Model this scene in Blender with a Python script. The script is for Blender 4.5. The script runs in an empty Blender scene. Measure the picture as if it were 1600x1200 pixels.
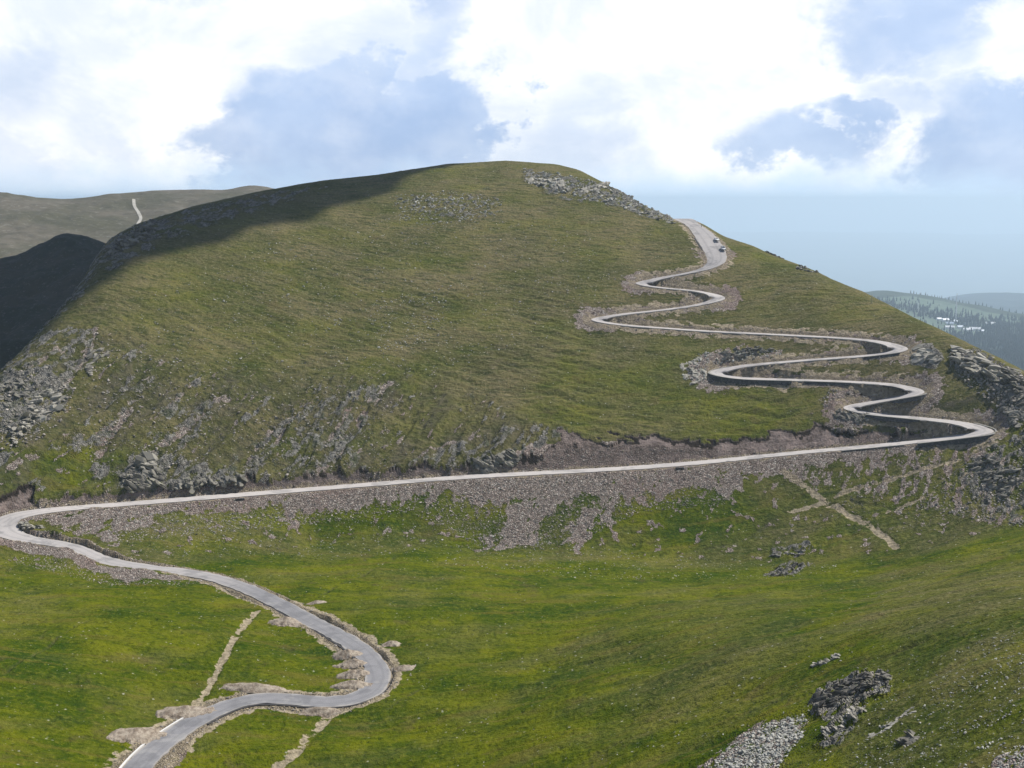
import bpy, math, random
import numpy as np
np.seterr(over='ignore')
random.seed(7)
rng = np.random.default_rng(11)
R = math.radians

# ------------------------------------------------------------------ camera
FPX = 1931.0                       # focal length in pixels of a 1600 px wide picture
HOR = 312.0                        # picture row of the true horizon
PITCH = math.atan((600-HOR)/FPX)
S = bpy.context.scene
cd = bpy.data.cameras.new('camera')
cam = bpy.data.objects.new('camera', cd)
S.collection.objects.link(cam)
cam.location = (0, 0, 0)
cam.rotation_euler = (math.pi/2-PITCH, 0, 0)
cd.sensor_width = 36.0
cd.lens = 36.0*FPX/1600.0
cd.clip_start = 1.0
cd.clip_end = 90000.0
S.camera = cam
S.view_settings.view_transform = 'Standard'
S.view_settings.look = 'None'
S.view_settings.exposure = 0.28
S.view_settings.gamma = 1.0

# ------------------------------------------------------------------ sun
SUN_AZ, SUN_EL = R(66), R(52)      # azimuth clockwise from +Y (beyond the hill, to the right)
SDIR = np.array([math.sin(SUN_AZ)*math.cos(SUN_EL), math.cos(SUN_AZ)*math.cos(SUN_EL), math.sin(SUN_EL)])
ld = bpy.data.lights.new('sun', 'SUN')
ld.energy = 5.0
ld.angle = R(0.6)
ld.color = (1.0, 0.965, 0.90)
sun = bpy.data.objects.new('sun', ld)
S.collection.objects.link(sun)
sun.rotation_euler = (math.pi/2-SUN_EL, 0, -SUN_AZ+math.pi)
from mathutils import Vector
sun.rotation_euler = Vector((-SDIR[0], -SDIR[1], -SDIR[2])).to_track_quat('-Z', 'Y').to_euler()

# ------------------------------------------------------------------ node helper
class NT:
    def __init__(s, tree): s.t = tree; s.n = tree.nodes; s.l = tree.links
    def new(s, typ, **kw):
        n = s.n.new(typ)
        for k, v in kw.items(): setattr(n, k, v)
        return n
    def put(s, sock, v):
        if v is None: return
        if isinstance(v, (int, float)): sock.default_value = v
        elif isinstance(v, (tuple, list)):
            v = tuple(v)
            if len(sock.default_value) == 4 and len(v) == 3: v = v+(1.0,)
            sock.default_value = v
        else: s.l.new(v, sock)
    def m(s, op, a, b=None, c=None, clamp=False):
        n = s.new('ShaderNodeMath', operation=op, use_clamp=clamp)
        s.put(n.inputs[0], a); s.put(n.inputs[1], b); s.put(n.inputs[2], c)
        return n.outputs[0]
    def mix(s, f, a, b, blend='MIX'):
        n = s.new('ShaderNodeMix', data_type='RGBA', blend_type=blend)
        s.put(n.inputs[0], f); s.put(n.inputs[6], a); s.put(n.inputs[7], b)
        return n.outputs[2]
    def noise(s, vec, scale, detail=3, rough=.55, dist=0.0):
        n = s.new('ShaderNodeTexNoise')
        s.put(n.inputs['Vector'], vec); n.inputs['Scale'].default_value = scale
        n.inputs['Detail'].default_value = detail; n.inputs['Roughness'].default_value = rough
        n.inputs['Distortion'].default_value = dist
        return n.outputs[0]
    def voro(s, vec, scale, feature='F1', out='Distance', rand=1.0):
        n = s.new('ShaderNodeTexVoronoi', feature=feature)
        s.put(n.inputs['Vector'], vec); n.inputs['Scale'].default_value = scale
        n.inputs['Randomness'].default_value = rand
        return n.outputs[out]
    def ramp(s, f, lo, hi, a=0.0, b=1.0, smooth=True):
        n = s.new('ShaderNodeMapRange', interpolation_type='SMOOTHSTEP' if smooth else 'LINEAR')
        s.put(n.inputs[0], f); s.put(n.inputs[1], lo); s.put(n.inputs[2], hi); s.put(n.inputs[3], a); s.put(n.inputs[4], b)
        return n.outputs[0]
    def attr(s, name):
        n = s.new('ShaderNodeAttribute', attribute_name=name); return n
    def sep(s, c):
        n = s.new('ShaderNodeSeparateColor'); s.put(n.inputs[0], c); return n.outputs

def newmat(name):
    m = bpy.data.materials.new(name); m.use_nodes = True
    t = NT(m.node_tree); b = m.node_tree.nodes['Principled BSDF']
    b.inputs['Specular IOR Level'].default_value = 0.15
    b.inputs['Roughness'].default_value = 0.95
    return m, t, b

# ------------------------------------------------------------------ sky
W = bpy.data.worlds.new('World'); S.world = W; W.use_nodes = True
LOWSKY = (5.6, 7.3, 9.2)
def build_sky():
    t = NT(W.node_tree); bg = W.node_tree.nodes['Background']
    sky = t.new('ShaderNodeTexSky', sky_type='NISHITA')
    sky.sun_disc = False; sky.sun_elevation = SUN_EL; sky.sun_rotation = SUN_AZ
    sky.altitude = 2000.0; sky.air_density = 1.0; sky.dust_density = 1.0
    tc = t.new('ShaderNodeTexCoord')
    xyz = t.new('ShaderNodeSeparateXYZ'); t.l.new(tc.outputs['Generated'], xyz.inputs[0])
    az = t.m('ARCTAN2', xyz.outputs[0], xyz.outputs[1])
    el = t.m('ARCSINE', xyz.outputs[2])
    # cloud detail noise lives on the direction sphere
    mp = t.new('ShaderNodeMapping'); t.l.new(tc.outputs['Generated'], mp.inputs[0])
    mp.inputs['Scale'].default_value = (1, 1, 1.5)
    v = mp.outputs[0]
    nA = t.m('SUBTRACT', t.noise(v, 5.5, 6, .6), .5)
    nB = t.m('SUBTRACT', t.noise(v, 17, 6, .62, .3), .5)
    nC = t.m('SUBTRACT', t.noise(v, 8, 3, .5), .5)
    nD = t.m('SUBTRACT', t.noise(v, 48, 5, .65), .5)
    azw = t.m('ADD', az, t.m('ADD', t.m('ADD', t.m('MULTIPLY', nA, .16), t.m('MULTIPLY', nB, .12)), t.m('MULTIPLY', nD, .045)))
    elw = t.m('ADD', el, t.m('ADD', t.m('ADD', t.m('MULTIPLY', nC, .09), t.m('MULTIPLY', nB, .085)), t.m('MULTIPLY', nD, .035)))
    # grey-blue openings and shaded cloud bellies: azimuth, elevation, half widths (degrees), softness, strength
    blobs = [(-8.8, 1.6, 5.6, 5.4, .18, 1.0), (-4.6, 1.6, 4.4, 4.4, .22, 1.0), (-7.0, 6.4, 4.6, 2.4, .9, .5), (-4.4, 6.0, 2.2, 3.6, .8, .7),
             (-4.6, 10.0, 2.4, 3.0, .8, .75), (2.8, 2.4, 3.2, 3.2, .9, .5), (5.5, 1.0, 2.5, 1.5, .9, .3), (13.0, 2.2, 2.7, 2.0, .4, .95),
             (15.6, 3.6, 2.0, 1.3, .7, .7), (21.0, 2.4, 5.0, 3.0, .35, 1.0), (26.0, 3.4, 5, 3, .5, .8), (17.2, 8.2, 3.6, 3.9, .45, .9), (21.0, 10.5, 3.4, 2.4, .6, .8),
             (-22.0, 1.8, 2.8, 2.0, .9, .45), (-21.5, 5.0, 3.0, 2.2, .9, .45), (-18.5, 2.2, 1.8, 1.4, .9, .35),
             (-12.6, 10.4, 3.4, 1.2, .9, .5), (-24.0, 10.0, 3.5, 1.8, .9, .4), (9.5, 6.0, 2.2, 1.2, .9, .2)]
    tot = None
    for a0, e0, wa, we, soft, st in blobs:
        da = t.m('DIVIDE', t.m('SUBTRACT', azw, R(a0)), R(wa))
        de = t.m('DIVIDE', t.m('SUBTRACT', elw, R(e0)), R(we))
        d = t.m('SQRT', t.m('ADD', t.m('MULTIPLY', da, da), t.m('MULTIPLY', de, de)))
        f = t.ramp(d, 1.0-soft, 1.0+soft*.55, st, 0.0)
        tot = f if tot is None else t.m('MAXIMUM', tot, f)
    tot = t.m('MULTIPLY', tot, t.ramp(t.noise(v, 14, 5, .6), .28, .60, .74, 1.0))
    wisp = t.ramp(t.noise(v, 11, 6, .6, .5), .55, .75, 0, .25)
    tot = t.m('MAXIMUM', tot, wisp)
    bel = t.ramp(t.noise(v, 9, 5, .55), .35, .68)
    lowe = t.ramp(el, R(.5), R(8))
    blue = t.mix(bel, (3.3, 4.5, 7.0), (4.9, 6.0, 8.2))
    blue = t.mix(t.m('MULTIPLY', lowe, .35), blue, (4.3, 5.9, 8.6))
    blue = t.mix(.12, blue, sky.outputs[0])
    white = t.mix(t.ramp(t.noise(v, 7, 6, .6, .4), .34, .62), (7.2, 7.8, 8.6), (10.0, 10.0, 10.1))
    col = t.mix(tot, white, blue)
    # clear pale air low on the right
    low = t.m('MULTIPLY', t.ramp(t.m('ADD', el, t.m('ADD', t.m('MULTIPLY', nB, .05), t.m('MULTIPLY', nA, .03))), R(1.9), R(-.3)), t.ramp(az, R(-40), R(8), .55, 1.0))
    col = t.mix(low, col, LOWSKY)
    # the rest of the sky, unseen: blue and grey cloud darkened to deepen shadows
    gen = t.ramp(t.noise(v, 2.2, 5, .55), .46, .60)
    rest = t.mix(gen, t.mix(.5, (1.0, 1.7, 3.6), sky.outputs[0]), (3.2, 3.5, 4.2))
    away = t.ramp(el, R(10), R(19))
    side = t.ramp(t.m('ABSOLUTE', az), R(28), R(45))
    col = t.mix(t.m('MAXIMUM', away, side), col, rest)
    t.l.new(col, bg.inputs[0]); bg.inputs[1].default_value = 0.1
build_sky()

# ------------------------------------------------------------------ tags
def tag(o, label=None, cat=None, group=None, kind=None):
    if label: o['label'] = label
    if cat: o['category'] = cat
    if group: o['group'] = group
    if kind: o['kind'] = kind
    return o

# ------------------------------------------------------------------ numpy noise
from concurrent.futures import ThreadPoolExecutor
POOL = ThreadPoolExecutor(4)
_ANG = np.random.default_rng(3).random(4096)*2*math.pi
_CS, _SN = np.cos(_ANG).astype(np.float32), np.sin(_ANG).astype(np.float32)
def _vn1(x, y, seed):
    fx0 = np.floor(x); fy0 = np.floor(y); ix = fx0.astype(np.int32); iy = fy0.astype(np.int32)
    fx = (x-fx0).astype(np.float32); fy = (y-fy0).astype(np.float32)
    u = fx*fx*fx*(fx*(fx*6-15)+10); v = fy*fy*fy*(fy*(fy*6-15)+10)
    hx = ix*np.int32(73856093); hy = iy*np.int32(19349663); sd = np.int32((seed*83492791+977) & 0x7fffffff)
    def g(a, b):
        h = (hx+np.int32(a*73856093)) ^ (hy+np.int32(b*19349663)) ^ sd
        h = h ^ (h >> 13); h = (h*np.int32(1274126177)); h = (h ^ (h >> 15)) & 4095
        return _CS[h]*(fx-a)+_SN[h]*(fy-b)
    return (g(0, 0)*(1-u)+g(1, 0)*u)*(1-v) + (g(0, 1)*(1-u)+g(1, 1)*u)*v
def vn(x, y, seed=0):
    """gradient noise, about -0.7..0.7"""
    x, y = np.asarray(x, float), np.asarray(y, float)
    if x.ndim < 2 or x.size < 50000: return _vn1(x, y, seed)
    ch = np.array_split(np.arange(x.shape[0]), 16)
    return np.concatenate(list(POOL.map(lambda c: _vn1(x[c[0]:c[-1]+1], y[c[0]:c[-1]+1], seed), ch)))
def fbm(x, y, seed=0, oct=4, gain=.5):
    r = 0; a = 1.0
    for k in range(oct):
        r = r+a*vn(x, y, seed+k*17); x = x*2.03+5.1; y = y*2.03+1.7; a *= gain
    return r
def ridged(x, y, seed=0, oct=3):
    r = 0; a = 1.0
    for k in range(oct):
        r = r+a*(1-2.2*np.abs(vn(x, y, seed+k*13))); x = x*2.1+3.3; y = y*2.1+7.7; a *= .5
    return r/1.75
def sstep(x, a, b):
    t = np.clip((x-a)/(b-a), 0, 1); return t*t*(3-2*t)
def gsm(a, sig, axis=0):
    k = int(sig*3)+1; w = np.exp(-.5*(np.arange(-k, k+1)/sig)**2); w /= w.sum()
    pad = [(0, 0)]*a.ndim; pad[axis] = (k, k)
    return np.apply_along_axis(lambda v: np.convolve(v, w, 'valid'), axis, np.pad(a, pad, mode='edge'))

# ------------------------------------------------------------------ survey: sight lines -> bearings
CP, SP = math.cos(PITCH), math.sin(PITCH)
def ray(px, py):
    px = np.asarray(px, float); py = np.asarray(py, float)
    u = (px-800)/FPX; v = (600-py)/FPX
    dx = u; dy = CP+v*SP; dz = -SP+v*CP
    return np.arctan2(dx, dy), dz/np.hypot(dx, dy)
def project(x, y, z):
    f = y*CP-z*SP; up = y*SP+z*CP
    f = np.maximum(f, 1e-3)
    return 800+FPX*x/f, 600-FPX*up/f
def curve(az, pts, smooth=6):
    """pts (px, py, value...) -> slope t and extra values sampled on az"""
    p = np.array(pts, float); a, t = ray(p[:, 0], p[:, 1])
    out = [np.interp(az, a, t)]+[np.interp(az, a, p[:, k]) for k in range(2, p.shape[1])]
    return [gsm(o, smooth) for o in out]
def pchip(rk, zk, r):
    """columns x knots -> columns x rows, monotone cubic"""
    n, K = rk.shape; h = np.diff(rk, axis=1); d = np.diff(zk, axis=1)/h
    m = np.zeros_like(zk)
    w1 = 2*h[:, 1:]+h[:, :-1]; w2 = h[:, 1:]+2*h[:, :-1]
    ok = d[:, 1:]*d[:, :-1] > 0
    with np.errstate(all='ignore'):
        hm = (w1+w2)/(w1/d[:, :-1]+w2/d[:, 1:])
    m[:, 1:-1] = np.where(ok, hm, 0); m[:, 0] = d[:, 0]; m[:, -1] = d[:, -1]
    out = np.empty((n, len(r)))
    for c in range(n):
        k = np.clip(np.searchsorted(rk[c], r)-1, 0, K-2); H = h[c, k]
        t = np.clip((r-rk[c, k])/H, 0, 1); t2 = t*t; t3 = t2*t
        out[c] = (2*t3-3*t2+1)*zk[c, k]+(t3-2*t2+t)*H*m[c, k]+(-2*t3+3*t2)*zk[c, k+1]+(t3-t2)*H*m[c, k+1]
    return out

class Land:
    """height field over bearing x distance; gives real world points"""
    def __init__(s, az, r, z):
        s.az = az; s.r = r; s.z = z; s.upd()
    def upd(s):
        s.x = np.sin(s.az)[:, None]*s.r[None]; s.y = np.cos(s.az)[:, None]*s.r[None]
        s.t = s.z/s.r[None]
        s.cm = np.maximum.accumulate(s.t, axis=1)
    def hit(s, px, py, rmin=0):
        a, t = ray(px, py); a = np.atleast_1d(a); t = np.atleast_1d(t)
        out = np.zeros((len(a), 3))
        ci = np.clip(np.interp(a, s.az, np.arange(len(s.az))), 0, len(s.az)-1.001)
        for i in range(len(a)):
            c = int(ci[i]); f = ci[i]-c
            def rr(cc):
                k = int(np.searchsorted(s.cm[cc], t[i]))
                if k >= len(s.r): k = int(np.argmax(s.t[cc]))
                if k == 0: return s.r[0]
                t0, t1 = s.cm[cc, k-1], s.cm[cc, k]
                g = (t[i]-t0)/(t1-t0) if t1 > t0 else 1.0
                return s.r[k-1]+np.clip(g, 0, 1)*(s.r[k]-s.r[k-1])
            r0, r1 = rr(c), rr(c+1)
            r_ = r0*(1-f)+r1*f if abs(r1-r0) < 25 else (r0 if f < .5 else r1)
            x, y = math.sin(a[i])*r_, math.cos(a[i])*r_
            out[i] = (x, y, s.at(x, y))
        return out
    def at(s, x, y):
        a = np.arctan2(x, y); r = np.hypot(x, y)
        ci = np.clip(np.interp(a, s.az, np.arange(len(s.az))), 0, len(s.az)-1.001)
        ri = np.clip(np.interp(r, s.r, np.arange(len(s.r))), 0, len(s.r)-1.001)
        c = np.asarray(ci).astype(int); k = np.asarray(ri).astype(int); f = ci-c; g = ri-k
        z = s.z
        return (z[c, k]*(1-f)+z[c+1, k]*f)*(1-g)+(z[c, k+1]*(1-f)+z[c+1, k+1]*f)*g

def poly_px(land_px, land_py, pts, soft=8.0):
    """signed inside mask 0..1 with soft border, for arrays of survey coordinates"""
    p = np.array(pts, float)
    x0, y0 = p.min(0)-soft*2; x1, y1 = p.max(0)+soft*2
    out = np.zeros(land_px.shape, np.float32)
    sel = (land_px > x0) & (land_px < x1) & (land_py > y0) & (land_py < y1)
    X = land_px[sel]; Y = land_py[sel]
    ins = np.zeros(X.shape, bool); dmin = np.full(X.shape, 1e9)
    n = len(p)
    for i in range(n):
        ax, ay = p[i]; bx, by = p[(i+1) % n]
        cond = (ay > Y) != (by > Y)
        with np.errstate(all='ignore'):
            xi = (bx-ax)*(Y-ay)/(by-ay)+ax
        ins ^= cond & (X < xi)
        L2 = (bx-ax)**2+(by-ay)**2+1e-9
        u = np.clip(((X-ax)*(bx-ax)+(Y-ay)*(by-ay))/L2, 0, 1)
        dmin = np.minimum(dmin, np.hypot(X-ax-u*(bx-ax), Y-ay-u*(by-ay)))
    sd = np.where(ins, dmin, -dmin)
    out[sel] = sstep(sd, -soft, soft)
    return out

def grid_mesh(name, land, mat, attrs=None, faces_mask=None, smooth=True):
    nc, nr = land.z.shape
    co = np.stack([land.x, land.y, land.z], -1).reshape(-1, 3).astype(np.float32)
    i = np.arange(nc-1)[:, None]*nr+np.arange(nr-1)[None]
    q = np.stack([i, i+1, i+nr+1, i+nr], -1)[..., ::-1]
    if faces_mask is not None: q = q[faces_mask]
    q = q.reshape(-1, 4)
    if faces_mask is not None:
        used, inv = np.unique(q, return_inverse=True); q = inv.reshape(-1, 4); co = co[used]
        if attrs: attrs = {k: v.reshape(-1, 4)[used] for k, v in attrs.items()}
    me = bpy.data.meshes.new(name)
    me.vertices.add(len(co)); me.vertices.foreach_set('co', co.ravel())
    me.loops.add(q.size); me.loops.foreach_set('vertex_index', q.ravel().astype(np.int32))
    me.polygons.add(len(q)); me.polygons.foreach_set('loop_start', np.arange(0, q.size, 4, dtype=np.int32))
    me.polygons.foreach_set('loop_total', np.full(len(q), 4, np.int32))
    me.polygons.foreach_set('use_smooth', np.full(len(q), smooth))
    me.update(calc_edges=True)
    if attrs:
        for k, v in attrs.items():
            a = me.attributes.new(k, 'FLOAT_COLOR', 'POINT')
            a.data.foreach_set('color', v.reshape(-1, 4).astype(np.float32).ravel())
    me.materials.append(mat)
    o = bpy.data.objects.new(name, me); S.collection.objects.link(o)
    return o

def raw_mesh(name, co, faces, mat, parent=None, attr=None, smooth=False, mats=None, fmat=None, loc=None):
    me = bpy.data.meshes.new(name)
    co = np.asarray(co, np.float32)
    if isinstance(faces, np.ndarray):
        k = faces.shape[1]
        me.vertices.add(len(co)); me.vertices.foreach_set('co', co.ravel())
        me.loops.add(faces.size); me.loops.foreach_set('vertex_index', faces.ravel().astype(np.int32))
        me.polygons.add(len(faces)); me.polygons.foreach_set('loop_start', np.arange(0, faces.size, k, dtype=np.int32))
        me.polygons.foreach_set('loop_total', np.full(len(faces), k, np.int32))
        me.update(calc_edges=True)
    else:
        me.from_pydata([tuple(map(float, c)) for c in co], [], faces); me.update()
    me.polygons.foreach_set('use_smooth', np.full(len(me.polygons), smooth))
    if attr is not None:
        a = me.attributes.new('tone', 'FLOAT_COLOR', 'POINT'); a.data.foreach_set('color', attr.astype(np.float32).ravel())
    me.materials.append(mat)
    if mats:
        for m in mats: me.materials.append(m)
        me.polygons.foreach_set('material_index', np.array(fmat, np.int32))
    o = bpy.data.objects.new(name, me); S.collection.objects.link(o)
    if loc is not None: o.location = loc
    if parent: o.parent = parent
    return o
def empty(name, loc=(0, 0, 0), rot=0.0):
    o = bpy.data.objects.new(name, None); S.collection.objects.link(o)
    o.location = loc; o.rotation_euler = (0, 0, rot); o.empty_display_size = .5
    return o

# ------------------------------------------------------------------ natural shape of the near land
AZ = np.arange(ray(-330, 600)[0], ray(1930, 600)[0], 0.00082)
RR = np.concatenate([np.arange(60, 120, 1.5), np.arange(120, 250, .5), np.arange(250, 440, .55), np.arange(440, 770, .5),
                     np.arange(770, 860, 1.5), np.arange(860, 1160, 6)])
CREST = [(-350, 800), (-150, 690), (-60, 628), (0, 583), (60, 520), (110, 466), (140, 420), (158, 388), (180, 368), (215, 350), (300, 322), (400, 300),
         (500, 283), (600, 272), (650, 264), (700, 256), (790, 251), (870, 257), (905, 266), (940, 284), (1000, 318), (1045, 334), (1062, 338), (1095, 347),
         (1130, 369), (1180, 385), (1205, 398), (1250, 414), (1275, 424), (1300, 437), (1350, 457), (1420, 492), (1500, 530), (1560, 558), (1600, 580),
         (1700, 640), (1900, 740)]
def natural():
    C = lambda pts, sm=25: curve(AZ, pts, sm)
    tc, = curve(AZ, CREST, 3)
    t4, r4 = C([(-350, 815, 450), (0, 800, 456), (100, 795, 457), (300, 779, 458), (500, 763, 462), (800, 741, 466), (1000, 730, 472), (1200, 711, 480), (1400, 692, 483),
                (1550, 677, 480), (1700, 690, 470), (1930, 760, 450)])
    s3 = C([(-350, 0, .18), (0, 0, .18), (150, 0, .24), (300, 0, .36), (500, 0, .48), (800, 0, .55), (1000, 0, .55), (1300, 0, .48), (1600, 0, .40), (1930, 0, .4)])[1]
    t3, = C([(-350, 900), (0, 900), (200, 880), (500, 862), (750, 862), (900, 872), (1150, 885), (1350, 878), (1450, 860), (1600, 828), (1930, 800)])
    t2, r2 = C([(-350, 1000, 330), (0, 1000, 330), (500, 1000, 330), (800, 1000, 320), (1000, 1000, 300), (1300, 1000, 252), (1600, 1000, 203), (1930, 1000, 170)], 40)
    t1, r1 = C([(-350, 1200, 262), (0, 1200, 258), (300, 1200, 258), (600, 1200, 248), (800, 1200, 235), (1000, 1200, 213), (1300, 1200, 175), (1600, 1200, 140), (1930, 1200, 115)], 40)
    T4, T3, TC0 = -t4, -t3, -tc
    r3 = r4*(s3+T4)/(s3+T3)
    s5 = C([(-350, 0, .7), (0, 0, .72), (300, 0, .66), (700, 0, .58), (1100, 0, .56), (1400, 0, .58), (1930, 0, .7)])[1]
    s6 = C([(-350, 0, .5), (0, 0, .55), (150, 0, .50), (400, 0, .44), (800, 0, .415), (1100, 0, .44), (1400, 0, .46), (1930, 0, .6)])[1]
    TC = TC0.copy()
    for it in range(6):
        T5 = T4*.52+TC*.48
        r5 = r4*(T4+s5)/(s5+T5)
        rc = gsm(r4*(T4+s6)/(s6+TC), 10)
        z4, z3, z5, zc = -r4*T4, -r3*T3, -r5*T5, -rc*TC
        rk = np.stack([np.full_like(r4, 58.0), r1, r2, r3, r4, r5, rc, rc+22, rc+70, rc+170, rc+380, rc+900], 1)
        zk = np.stack([np.full_like(r4, -46.0), r1*t1, r2*t2, z3, z4, z5, zc, zc-2.5, zc-20, zc-75, zc-200, zc-330], 1)
        z = pchip(rk, zk, RR)
        tm = (z/RR[None])[:, RR > 300].max(1)
        TC = TC-(TC0*-1-tm)     # raise or lower the crest until its skyline is where it was surveyed
    return z, r3, r4, r5, rc
Z0, R3, R4, R5, RC = natural()
nat = Land(AZ, RR, Z0.copy())
PX0, PY0 = project(nat.x, nat.y, nat.z)
front = (RR[None] <= RC[:, None]+3)
_W = [fbm(nat.x/9, nat.y/9, 3+5*k, 3) for k in range(4)]
def reg(pts, soft=10, wob=10, seed=3):
    """region of the visible land, given by its surveyed outline, with an irregular border"""
    a, b = _W[seed % 4], _W[(seed+1+seed//4 % 3) % 4]; sg = 1 if seed % 2 else -1
    return poly_px(np.where(front, PX0, -9999)+a*(wob*1.3*sg), PY0+b*(wob*.78), pts, soft)

def dist_line(pts3, Rmax, land=nat):
    """distance field to a world polyline (samples), returns dist, nearest index"""
    D = np.full(land.z.shape, 1e9, np.float32); I = np.zeros(land.z.shape, np.int32)
    daz = land.az[1]-land.az[0]
    for k, (x, y) in enumerate(np.asarray(pts3)[:, :2]):
        r = math.hypot(x, y); a = math.atan2(x, y)
        c0 = int(max(0, (a-Rmax/r-land.az[0])/daz)); c1 = int(min(len(land.az), (a+Rmax/r-land.az[0])/daz+2))
        k0 = int(np.searchsorted(land.r, r-Rmax)); k1 = int(np.searchsorted(land.r, r+Rmax))
        if c1 <= c0 or k1 <= k0: continue
        d = np.hypot(land.x[c0:c1, k0:k1]-x, land.y[c0:c1, k0:k1]-y)
        cur = D[c0:c1, k0:k1]; b = d < cur
        cur[b] = d[b]; I[c0:c1, k0:k1][b] = k
    return D, I
def catmull(p, n=12):
    p = np.asarray(p, float); P = np.vstack([2*p[0]-p[1], p, 2*p[-1]-p[-2]]); out = []
    for i in range(1, len(P)-2):
        t = np.linspace(0, 1, n, endpoint=False)[:, None]
        a, b, c, d = P[i-1], P[i], P[i+1], P[i+2]
        out.append(.5*((2*b)+(-a+c)*t+(2*a-5*b+4*c-d)*t**2+(-a+3*b-3*c+d)*t**3))
    out.append(P[-2][None]); return np.vstack(out)
def resample(p, step):
    L = np.concatenate([[0], np.cumsum(np.linalg.norm(np.diff(p[:, :2], axis=0), axis=1))])
    s = np.arange(0, L[-1], step)
    return np.stack([np.interp(s, L, p[:, k]) for k in range(p.shape[1])], 1)
def line_world(pts, step=1.0, land=nat, sm=2.0):
    c = catmull(pts); w = land.hit(c[:, 0], c[:, 1]); w = resample(w, step)
    if len(w) > 8*sm and sm > 0:
        w = gsm(w, sm/step)
    return w

# ------------------------------------------------------------------ the road line
ROADPX = [(1066, 340.5), (1078, 348), (1092, 358), (1104, 372), (1114, 388), (1120, 400), (1119, 410), (1106, 419), (1083, 425), (1058, 429.5), (1038, 433),
  (1018, 437), (1005, 441), (1003, 445), (1015, 448), (1042, 450.5), (1075, 453), (1103, 456), (1120, 461), (1124, 466.5), (1112, 472), (1088, 477), (1050, 482.5),
  (1010, 487), (970, 491), (943, 495), (932, 499), (943, 504), (975, 508), (1030, 512), (1100, 517), (1180, 521), (1260, 525), (1330, 529), (1378, 534),
  (1403, 540), (1406, 546.5), (1388, 552.5), (1340, 557), (1280, 561), (1220, 566), (1170, 570.5), (1132, 576), (1119, 582), (1130, 588.5), (1165, 591.5), (1220, 593), (1290, 595),
  (1350, 597.5), (1400, 601), (1428, 606), (1434, 612), (1418, 618.5), (1385, 625), (1350, 630.5), (1327, 636), (1332, 642), (1362, 646.5), (1420, 652), (1480, 658),
  (1518, 663), (1536, 669.5), (1526, 677), (1490, 683.5), (1430, 690.5), (1350, 698), (1270, 705), (1180, 714), (1100, 722), (1000, 730), (900, 736), (800, 741), (700, 747),
  (600, 755), (500, 763), (400, 771), (300, 779), (200, 787), (120, 793), (60, 799), (20, 806), (2, 817), (8, 831), (40, 842), (90, 849), (125, 858), (145, 869),
  (178, 879), (230, 887), (290, 894), (340, 904), (385, 919), (430, 940), (480, 967), (530, 993), (566, 1017), (588, 1043), (590, 1065), (574, 1083), (545, 1094),
  (500, 1097), (450, 1092), (400, 1091), (360, 1100), (320, 1118), (280, 1142), (245, 1168), (215, 1200), (190, 1240), (170, 1290)]
road = line_world(ROADPX, 1.0, nat, 2.0)
# carry the road over the crest behind the summit shoulder
tdir = road[0]-road[6]; tdir /= np.linalg.norm(tdir[:2])
ext = np.array([road[0]+tdir*k for k in range(40, 0, -1)]); ext[:, 2] = road[0, 2]-np.linspace(2.5, 0, 40)
road = np.vstack([ext, road])
road[:, 2] = gsm(road[:, 2], 6)
road[:, 0] = gsm(road[:, 0], 1.5); road[:, 1] = gsm(road[:, 1], 1.5)
NR = len(road)
rpx, rpy = project(road[:, 0], road[:, 1], road[:, 2])
def ridx(px, py, lo=0, hi=None):
    hi = hi or NR
    return lo+int(np.argmin(np.hypot(rpx[lo:hi]-px, (rpy[lo:hi]-py)*2.5)))
i_top = ridx(1066, 341); i_h1 = ridx(1003, 443); i_h2 = ridx(1124, 466); i_h3 = ridx(932, 499); i_h4 = ridx(1406, 545); i_h5 = ridx(1119, 582)
i_h6 = ridx(1434, 611); i_h7 = ridx(1327, 638); i_h8 = ridx(1536, 669); i_mid = ridx(800, 741); i_left = ridx(2, 817); i_end = ridx(215, 1200)
HW = np.full(NR, 3.15)                      # half width of the asphalt
for i, w in ((i_h1, 4.6), (i_h2, 5.0), (i_h3, 4.8), (i_h4, 5.6), (i_h5, 5.2), (i_h6, 5.2), (i_h7, 4.6), (i_h8, 5.4), (i_left, 5.2)):
    HW = np.maximum(HW, 3.15+(w-3.15)*np.exp(-((np.arange(NR)-i)/16.0)**2))
i_b = ridx(1110, 385)
HW = np.maximum(HW, 3.15+2.6*np.exp(-((np.arange(NR)-i_b+4)/26.0)**2))
HW[:i_top+14] = np.maximum(HW[:i_top+14], 5.6)
HW[i_h1:i_h8] = 2.85+(HW[i_h1:i_h8]-3.15)*.55
HW = gsm(HW, 4)
BW = HW+np.where(np.arange(NR) < i_h8, .45, .9)                                # half width of the levelled bench
bump_ = lambda i, w, s: .3*w*np.exp(-((np.arange(NR)-i)/s)**2)
BW = BW+bump_(i_h3, 2.5, 9)+bump_(i_h2, 2.0, 9)+bump_(i_h6, 2.0, 12)+bump_(i_h4, 1.5, 9)+bump_(i_h1, 1.5, 9)+bump_(i_h8, 1.2, 9)
SC = np.full(NR, 1.0); SC[i_h8+20:i_left-20] = .98; SC[ridx(800, 741):i_left-20] = 1.9; SC[ridx(1330, 700):ridx(830, 739)] = .75; SC[i_left+10:] = 1.3
SC = gsm(SC, 12)
SF = np.full(NR, .85); SF[i_h8+10:i_left] = .72; SF[i_left:] = .55
for a, b in ((i_h5-9, i_h5+36), (i_h8-6, i_h8+28)): SF[a:b] = 5.0

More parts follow.
